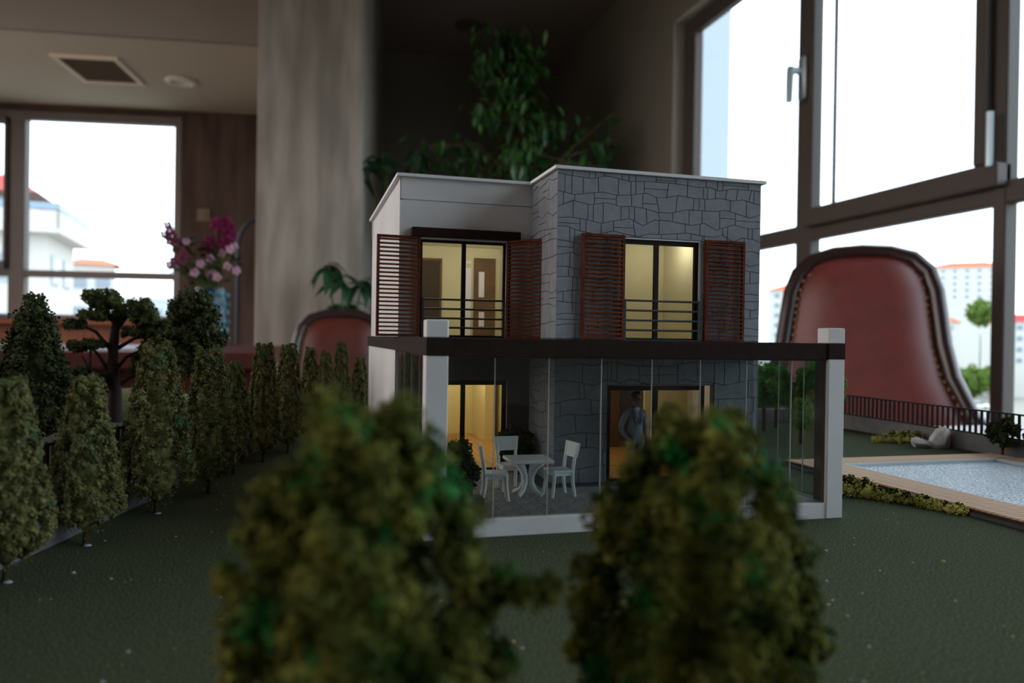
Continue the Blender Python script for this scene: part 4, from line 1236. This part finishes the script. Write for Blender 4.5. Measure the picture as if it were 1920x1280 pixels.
s = MB(PK); s.ball((1.5, 1.6, 170.5), (8.4, 9.8, 7.6), 14, 9); s.ball((2.0, 4.2, 164), (8.0, 6.8, 8.5), 12, 7); s.ball((3.0, -3, 176), (5, 5, 3.2), 10, 6); fig(s, 'hair', HAIR)
s = MB(PK); s.ball((2.7, -10.6, 163.5), (1.3, 2.4, 2.2), 8, 5); s.tube([(2.7, -9.2, 167.5), (2.7, -11.2, 163.5)], [0.9, 1.3], 6); fig(s, 'nose', SKIN)
s = MB(PK)
for sx in (-1, 1):
    s.ball((2.7 + sx * 3.2, -8.4, 166.8), (1.3, 0.9, 0.8), 8, 5)
fig(s, 'eyes', SHIRT)
s = MB(PK); s.ball((2.7, -9.0, 158.8), (2.6, 0.9, 0.7), 8, 5); fig(s, 'mouth', mat('figure_lips', (110, 62, 58), 0.6, 0.3))
s = MB(PK)
for sx in (-1, 1):
    s.ball((2.4 + sx * 8.2, 0.8, 165), (1.2, 2.2, 3.2), 8, 6)
fig(s, 'ears', SKIN)
s = MB(PK); s.add([(-1.6, -12.6, 143), (1.6, -12.6, 143), (2.3, -14.2, 122), (0, -14.4, 116), (-2.3, -14.2, 122), (0, -11, 130)], [(0, 1, 2, 3, 4), (0, 5, 1), (1, 5, 2), (2, 5, 3), (3, 5, 4), (4, 5, 0)]); fig(s, 'necktie', mat('figure_tie', (70, 78, 90), 0.5, 0.3), False)
for sx in (-1, 1):
    s = MB(PK)
    s.add([(sx * 5.5, -7.5, 149), (sx * 9.5, -11.5, 140), (sx * 9, -14.2, 128), (sx * 1.2, -14.6, 112), (sx * 5.2, -13.6, 128), (sx * 3.8, -9, 145), (sx * 6, -9.5, 130)],
          [(0, 1, 6), (1, 2, 6), (2, 3, 6), (3, 4, 6), (4, 5, 6), (5, 0, 6), (0, 1, 2, 3, 4, 5)]); fig(s, 'lapel', SUIT, False)
    b0 = Vector((sx * 16.6, -12.0, 85.5))
    for k in range(4):
        L = (8.2, 9.2, 8.6, 6.8)[k]; o0 = b0 + Vector((sx * (1.6 - k * 1.2), 0.6 - 0.5 * k, 0.6 - k * 0.3))
        s = MB(PK); s.tube([o0 + Vector((sx * 0.4, 1.5, 2.5)), o0, o0 + Vector((-sx * 0.6, -0.3, -L * 0.45)), o0 + Vector((-sx * 1.4, 1.0, -L * 0.8)), o0 + Vector((-sx * 2.0, 2.3, -L))], [0.95, 0.95, 0.85, 0.78, 0.55], 7); fig(s, 'finger', SKIN)
    s = MB(PK); s.tube([(sx * 18.5, -9.5, 88.5), (sx * 16.0, -13.2, 87.0), (sx * 13.6, -14.6, 84.5), (sx * 12.6, -14.4, 82.2)], [1.2, 1.1, 0.95, 0.6], 7); fig(s, 'thumb', SKIN)

# ------------------------------------------------------------------ garden trees of the model
def cone_prof(r, tip, bell=0.80):
    def f(q):
        if q < 0.10:
            return r * (0.45 + 0.55 * q / 0.10)
        return tip + (r - tip) * (1 - (q - 0.10) / 0.90) ** bell
    return f


def cyp_mesh(h, r, tip, seed, m=FOLA, per=32, n=260, rc=1.25, size=0.36, bell=0.8, z0=6.5):
    return crumbs_mesh('foliage', cone_clumps(z0, h - tip * 0.5, cone_prof(r, tip, bell), n, rc, seed, 0.05), per, size, m, seed)


CY = [cyp_mesh(58, 12.6, 4.2, 1, bell=0.85), cyp_mesh(57, 10.4, 4.4, 2, bell=0.8), cyp_mesh(50, 11.0, 3.6, 3, bell=0.85)]
CH = (58, 57, 50)
tmb = MB(); tmb.tube([(0, 0, 0), (0.2, 0.1, 5), (0, 0, 12)], [0.75, 0.65, 0.6], 7); tme_ = tmb.mesh('trunk', TRUNK)
gmb = MB(); gmb.ball((0.8, -0.8, 0.1), (1.1, 0.8, 0.35), 8, 4); gme = gmb.mesh('glue_spot', GLUE)
rows = [(-67.5, 208, 50, 2, 1.0, 'at the left photo edge, nearest of the left row'), (-57.9, 239, 49, 2, 0.95, 'beside the charcoal fence, second of the left row'),
        (-46.0, 276.6, 59, 0, 1.0, 'third of the left row, the tallest and widest'), (-33.2, 307, 57, 1, 1.0, 'fourth of the left row, slim and pale dusted'),
        (-27.6, 348, 49.5, 2, 0.82, 'fifth of the left row, low and narrow'), (-16.9, 378, 58, 1, 0.84, 'sixth of the left row, before the red desk'),
        (-6.2, 402, 57.5, 1, 0.80, 'seventh of the left row, below the red armchair'), (4.7, 425, 55, 2, 0.70, 'eighth of the left row, shorter and dense'),
        (13.4, 445, 53.5, 0, 0.62, 'ninth of the left row, small and pointed'), (22.9, 465, 58.5, 1, 0.66, 'tenth of the left row, thin and tall'),
        (35.0, 482, 49, 2, 0.78, 'last of the left row, beside the white house wall')]
for i, (x, y, h, k, ws, lb) in enumerate(rows):
    t = thing('cypress_tree', 'olive green conical model tree ' + lb, 'tree', (x * MM, y * MM, 0), 'conical trees along the left fence')
    f = link('foliage', CY[k], t, (0, 0, 0), i * 1.3); f.scale = (ws, ws, h / CH[k])
    link('trunk', tme_, t)
    if i < 3:
        link('glue_spot', gme, t)
# the two big blurred bushes in front
def big_tree(label, x, y, h, r, seed, extra=()):
    t = thing('foreground_tree', label, 'tree', (x * MM, y * MM, 0), 'large trees before the house')

    def prof(q):
        if q < 0.12:
            return r * (0.55 + 0.45 * q / 0.12)
        return r * (1 - ((q - 0.12) / 0.88) ** 2.5 * 0.64)
    cl = cone_clumps(7, h - 2.2, prof, 120, 2.8, seed, 0.16)
    for e in extra:
        cl = np.concatenate([cl, [e]])
    link('foliage', crumbs_mesh('foliage', cl, 80, 0.50, FOLB, seed, 0.66), t)
    s = MB(); s.tube([(x, y, 0), (x + 0.3, y, 10), (x, y, 30)], [1.1, 0.95, 0.6], 8); s.build('trunk', TRUNK, t, True)


big_tree('big blurred olive green bush tree in front of the left porch post', 7.4, 90.0, 54.0, 16.4, 21,
         [(14.7, -7, 32.6, 2.2), (17.2, -8.5, 31.8, 2.0), (19.3, -9.3, 32.4, 1.7), (-14.7, -2, 33.4, 2.0), (3.4, 0, 50.0, 2.5)])
big_tree('big blurred olive green bush tree in front of the right side of the porch', 51.2, 91.6, 51.9, 16.3, 34, [(1.7, 0, 48.4, 2.7), (6.5, 2, 47.5, 2.5)])

# trees beyond the left fence
t = thing('broadleaf_tree', 'dark green pointed bushy model tree behind the left fence, before the window', 'tree', (-0.1348, 0.4518, 0))
s = MB(); s.tube([(-134.8, 451.8, 0), (-134, 452, 16), (-135, 452, 40)], [2.0, 1.6, 1.0], 7); s.build('trunk', TRUNKD, t)
for a in range(5):
    s = MB(); s.tube([(-134.5, 452, 10 + 3 * a), (-134.5 + 9 * math.cos(a * 2.4), 452 + 9 * math.sin(a * 2.4), 24 + 4 * a)], [0.9, 0.4], 6); s.build('branch', TRUNKD, t)
link('foliage', crumbs_mesh('foliage', cone_clumps(8, 78, cone_prof(22, 4.5, 0.8), 170, 3.6, 41, 0.2), 30, 0.85, FOLD, 41, 0.6), t)
t = thing('round_tree', 'dark round-topped model tree behind the left fence, before the flower vase', 'tree', (-0.064, 0.505, 0))
s = MB(); s.tube([(-64, 505, 0), (-64, 505, 22), (-64, 505, 60)], [2.0, 1.6, 1.0], 7); s.build('trunk', TRUNKD, t)
cl = np.concatenate([ball_clumps((0, 0, 73), 14.5, 44, 4.0, 3), ball_clumps((-7, 0, 60), 13, 34, 4.0, 4), ball_clumps((9, 2, 63), 12, 34, 4.0, 5), ball_clumps((1, 0, 48), 15, 34, 4.0, 6)])
link('foliage', crumbs_mesh('foliage', cl, 28, 0.95, FOLD, 44, 0.6), t)
t = thing('umbrella_pine', 'umbrella pine model tree with flat foliage pads and bare dark trunk', 'tree', (-0.1205, 0.5646, 0))
tr = [(0, 0, 0), (0.5, 0, 20), (-1.5, 0, 40), (0, 0, 62), (2, 0, 78)]
s = MB(MM, Matrix.Translation((-0.1205, 0.5646, 0))); s.tube(tr, [5.2, 4.2, 3.6, 2.8, 1.4], 9); s.build('trunk', TRUNKD, t, True)
br = [((-1, 0, 14), (-12, 2, 30), (-20, 0, 44)), ((-1, 0, 28), (-9, -2, 44), (-19, 0, 56)), ((0, 0, 22), (10, 2, 30), (24, 0, 34)), ((0, 0, 48), (12, 0, 56), (24, 0, 58)),
      ((-1, 0, 46), (-12, 2, 60), (-24, 0, 66)), ((0, 0, 60), (8, 0, 72), (20, 0, 74)), ((1, 0, 64), (-8, 0, 76), (-18, 0, 82)), ((0, 0, 24), (-14, -3, 34), (-14, -3, 52)), ((0, 0, 34), (8, -3, 44), (16, -2, 48))]
for p in br:
    s = MB(MM, Matrix.Translation((-0.1205, 0.5646, 0))); s.tube(p, [1.5, 1.1, 0.6], 7); s.build('branch', TRUNKD, t, True)
pads = [(-9, 0, 83.5, 14, 7), (5, 3, 78, 18, 9), (20, 0, 70, 16, 10), (30, 0, 61, 12, 9), (-15, -2, 71, 8, 3.5), (-2, 0, 72, 10, 6), (-24, 0, 65, 9, 3.2), (-12, -3, 52, 9, 4), (-22, -2, 50, 8, 5), (27, 0, 52, 14, 9), (20, -2, 36, 14, 8),
        (32, -2, 40, 12, 9), (-20, 0, 32, 9, 10), (-8, -4, 28, 6, 6), (12, -3, 60, 10, 4), (13, 1, 75, 15, 9), (24, 0, 63, 14, 10), (22, 0, 45, 15, 10), (-6, 1, 80, 12, 7)]
for k, (x, y, z, r, hh) in enumerate(pads):
    g_ = np.random.default_rng(60 + k); n = 34 if r > 11 else 18
    a = g_.uniform(0, 6.283, n); q = np.sqrt(g_.uniform(0, 1, n)) * (r - 2.4)
    cl = np.stack([x + q * np.cos(a), y + q * np.sin(a) * 0.9, z + g_.uniform(-0.5, 0.5, n) * hh * 0.9, g_.uniform(2.0, 3.2, n)], 1)
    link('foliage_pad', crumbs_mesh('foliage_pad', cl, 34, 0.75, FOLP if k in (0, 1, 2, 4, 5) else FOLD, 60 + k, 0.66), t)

# bushy trees behind the house on the right, seen through the side glass
GT = [crumbs_mesh('foliage', np.concatenate([ball_clumps((0, 0, 31), 12, 44, 3.6, 1), ball_clumps((-6, 0, 24), 9, 24, 3.2, 2), ball_clumps((7, 0, 23), 9, 24, 3.2, 3)]), 30, 0.9, FOLG, 5, 0.66)]
for i, (x, y, sc_, lb) in enumerate([(303, 456, 1.05, 'leafy green model tree behind the side glass, nearest the stone corner'), (339, 446, 1.15, 'leafy green model tree behind the side glass, next to the right post'),
                                     (288, 395, 0.62, 'low leafy green model bush behind the side glass, beside the right post'), (322, 470, 1.0, 'leafy green model tree behind the side glass, in the middle of the three')]):
    t = thing('garden_tree', lb, 'tree', (x * MM, y * MM, 0), 'leafy trees behind the house')
    f = link('foliage', GT[0], t, (0, 0, 0), i * 2.1); f.scale = (sc_, sc_, sc_)
    s = MB(); s.tube([(x, y, 0), (x, y, 20 * sc_)], [1.4, 1.0], 7); s.build('trunk', TRUNK, t)

# ------------------------------------------------------------------ fences
def fence(label, A, B_, wall_h, wall_w, pick_h, pitch, pw, m, wm, pointed, posts=(), start=0, rails=(0.12, 0.96)):
    A, B_ = Vector((*A, 0)), Vector((*B_, 0)); d = B_ - A; L = d.length; a = math.atan2(d.y, d.x)
    T = Matrix.Translation(A * MM) @ Matrix.Rotation(a, 4, 'Z')
    t = thing('garden_fence', label, 'fence', tuple(A * MM))
    s = MB(MM, T); s.box(0, L, -wall_w / 2, wall_w / 2, 0, wall_h, 0.2); s.build('low_wall', wm, t)
    for q in rails:
        s = MB(MM, T); z = wall_h + (pick_h - wall_h) * q; s.box(start, L, -0.5, 0.5, z - 0.45, z + 0.45); s.build('rail', m, t)
    s = MB()
    if pointed:
        s.add([(-pw / 2, -0.4, wall_h), (pw / 2, -0.4, wall_h), (pw / 2, -0.4, pick_h - 1), (0, -0.4, pick_h), (-pw / 2, -0.4, pick_h - 1), (-pw / 2, 0.4, wall_h), (pw / 2, 0.4, wall_h), (pw / 2, 0.4, pick_h - 1), (0, 0.4, pick_h), (-pw / 2, 0.4, pick_h - 1)],
              [(0, 1, 2, 3, 4), (9, 8, 7, 6, 5), (0, 5, 6, 1), (1, 6, 7, 2), (2, 7, 8, 3), (3, 8, 9, 4), (4, 9, 5, 0)])
    else:
        s.box(-pw / 2, pw / 2, -0.4, 0.4, wall_h, pick_h)
    me = s.mesh('picket', m)
    n = int((L - start) / pitch)
    for i in range(n):
        p = Vector(((start + pitch * (i + 0.5)) * MM, 0, 0)); p.rotate(Matrix.Rotation(a, 3, 'Z'))
        link('picket', me, t, p, a)
    for q in posts:
        s = MB(MM, T); s.box(q - 1.1, q + 1.1, -1.1, 1.1, wall_h, pick_h + 0.8); s.build('fence_post', m, t)
    return t


fence('charcoal picket fence on a low grey wall behind the left row of trees', (-92, 150), (-4, 492), 8.5, 5, 29, 4.0, 1.9, FENCE, KERB, True)
fence('dark railing on a low grey-brown wall behind the pool', (374, 500), (364, 120), 9.8, 4.5, 23.6, 4.0, 1.3, FENCE, KERBR, False, posts=(), rails=(0.02, 0.98))
m_ = MB(); m_.box(44, 376, 503, 508, 0, 9.8, 0.2); o = m_.build('low_garden_wall', KERBR); tag(o, 'low grey wall across the back of the lawn, seen through the side glass', 'wall')

# ------------------------------------------------------------------ the pool
PT = thing('swimming_pool', 'model swimming pool with pale wood deck and glittering blue water', 'pool', (0.295, 0.22, 0))
b = MB(); b.box(249, 342, 148, 311.2, 0.02, 0.9)
for a in ((229, 249.2, 122, 325.5), (249.2, 357, 311, 325.5), (341.8, 357, 122, 311), (249.2, 341.8, 122, 148.5)):
    b.box(*a, 0.02, 2.25)
b.build('deck_base', DECKEDGE, PT)
b = MB(); b.box(251, 340, 150, 309.5, 0.9, 1.25); W_ = b.build('water', WATER, PT)
b = MB()
for a in ((249.2, 251, 148.5, 311), (340, 341.8, 148.5, 311), (251, 340, 309.5, 311), (251, 340, 148.5, 150)):
    b.box(*a, 0.9, 2.7)
b.build('pool_lining', POOLW, PT)
b = MB(); b.box(227.6, 229, 120, 326, 0.01, 1.3, 0.1); b.build('edge_strip', PLANTER, PT)
dm = {}


def boards(x0, x1, y0, y1, along):
    P_ = 2.40
    if along == 'x':                                      # boards run in x, stacked in y
        n = int((y1 - y0) / P_); key = ('x', x1 - x0)
        if key not in dm:
            s = MB(); s.box(0, x1 - x0, 0, P_ - 0.46, 0, 0.65); dm[key] = s.mesh('deck_board', DECK)
        for i in range(n):
            link('deck_board', dm[key], PT, Vector((x0 + rnd.uniform(-0.1, 0.1), y0 + P_ * i, 2.25)) * MM - PT.location)
    else:
        n = int((x1 - x0) / P_); key = ('y', y1 - y0)
        if key not in dm:
            s = MB(); s.box(0, P_ - 0.46, 0, y1 - y0, 0, 0.65); dm[key] = s.mesh('deck_board', DECK)
        for i in range(n):
            link('deck_board', dm[key], PT, Vector((x0 + P_ * i, y0 + rnd.uniform(-0.1, 0.1), 2.25)) * MM - PT.location)


boards(229.2, 249.2, 150, 325.5, 'x')
boards(249.2, 357, 311, 325.5, 'y')
boards(341.8, 357, 240, 311, 'x')
b = MB(); b.box(341.8, 357, 122, 240, 2.25, 2.9); b.box(229.2, 341.8, 122, 148.5, 2.25, 2.9); b.build('deck_near_end', DECK, PT)

# moss clumps, rocks, small shrubs
def moss(label, cs, seed, group='moss tufts by the pool deck'):
    c0 = cs[0]
    t = thing('moss_tuft', label, 'ground plant', (c0[0] * MM, c0[1] * MM, 0), group)
    cl = np.array([(x - c0[0], y - c0[1], z, r) for x, y, z, r in cs])
    link('moss', crumbs_mesh('moss', cl, 60, 0.55, FOLY, seed, 0.6), t)
    g_ = np.random.default_rng(seed)
    tp = np.array([(c[0] + g_.uniform(-1, 1), c[1] + g_.uniform(-1, 1), c[2] + c[3] * 0.75, c[3] * 0.42) for c in cl])
    link('dark_tip', crumbs_mesh('dark_tip', tp, 26, 0.45, FOLV, seed + 1, 0.6), t)


g = np.random.default_rng(12)


def line_clumps(p0, p1, n, r, j=1.3):
    return [(p0[0] + (p1[0] - p0[0]) * (i + 0.5) / n + g.uniform(-j, j), p0[1] + (p1[1] - p0[1]) * (i + 0.5) / n + g.uniform(-j, j), r * 0.55, r * g.uniform(0.6, 1.3)) for i in range(n)]


moss('tall yellow-green moss tuft at the foot of the right porch post', line_clumps((205, 262), (214, 251), 12, 4.2), 1)
moss('yellow-green moss tuft against the pool deck, second from the porch post', line_clumps((214, 250), (221, 241), 9, 2.6), 2)
moss('yellow-green moss tuft in the middle of the pool deck edge', line_clumps((220, 240), (224, 230), 9, 2.5), 3)
moss('yellow-green moss tuft where the bare deck edge begins', line_clumps((223, 229), (226, 219), 9, 2.2), 4)
moss('yellow moss tuft on the back lawn beside the pale rock', line_clumps((338, 392), (366, 384), 10, 3.6), 5)
moss('dark and yellow moss tuft behind the pale rock at the railing wall', line_clumps((355, 396), (366, 388), 5, 4.2), 6)


def rock(label, c, r, seed, tilt=0.0):
    bm = bmesh.new(); bmesh.ops.create_icosphere(bm, subdivisions=2, radius=1)
    rr = random.Random(seed); pl = [(Vector((rr.gauss(0, 1), rr.gauss(0, 1), rr.gauss(0, 1))).normalized(), rr.uniform(0.5, 0.8)) for _ in range(13)]
    for v_ in bm.verts:
        for n_, d_ in pl:
            k = v_.co.dot(n_) - d_
            if k > 0:
                v_.co -= n_ * k
        v_.co = Vector((v_.co.x * r[0], v_.co.y * r[1], v_.co.z * r[2])) * MM
    me = bpy.data.meshes.new('rock'); bm.to_mesh(me); bm.free(); me.materials.append(ROCK)
    o_ = link('rock', me, None, (c[0] * MM, c[1] * MM, c[2] * MM), tilt); o_.rotation_euler = (0.1, tilt, 0.4)
    tag(o_, label, 'rock', 'pale rocks by the railing')


rock('upright pale rock at the foot of the railing wall', (361, 366, 4.6), (8.5, 7, 9.0), 3, -0.35)
rock('low flat pale rock leaning on the upright rock', (351, 369, 2.0), (10.5, 6, 4.2), 8, 0.2)
for i, (x, y, lb) in enumerate([(361.5, 325, 'small round dark shrub on a thin stem at the pool corner'), (361.5, 304, 'small round dark shrub cut by the right photo edge')]):
    t = thing('standard_shrub', lb, 'shrub', (x * MM, y * MM, 0.0), 'round shrubs at the pool corner')
    link('foliage', crumbs_mesh('foliage', np.concatenate([ball_clumps((0, 0, 13.5), 7.4, 40, 2.0, 31 + i), ball_clumps((2.0, -2, 17), 5.2, 24, 1.8, 51 + i)]), 30, 0.6, FOLD, 31 + i, 0.66), t)
    s = MB(); s.tube([(x, y, 0), (x, y, 12)], [0.8, 0.6], 7); s.build('stem', TRUNKR, t)
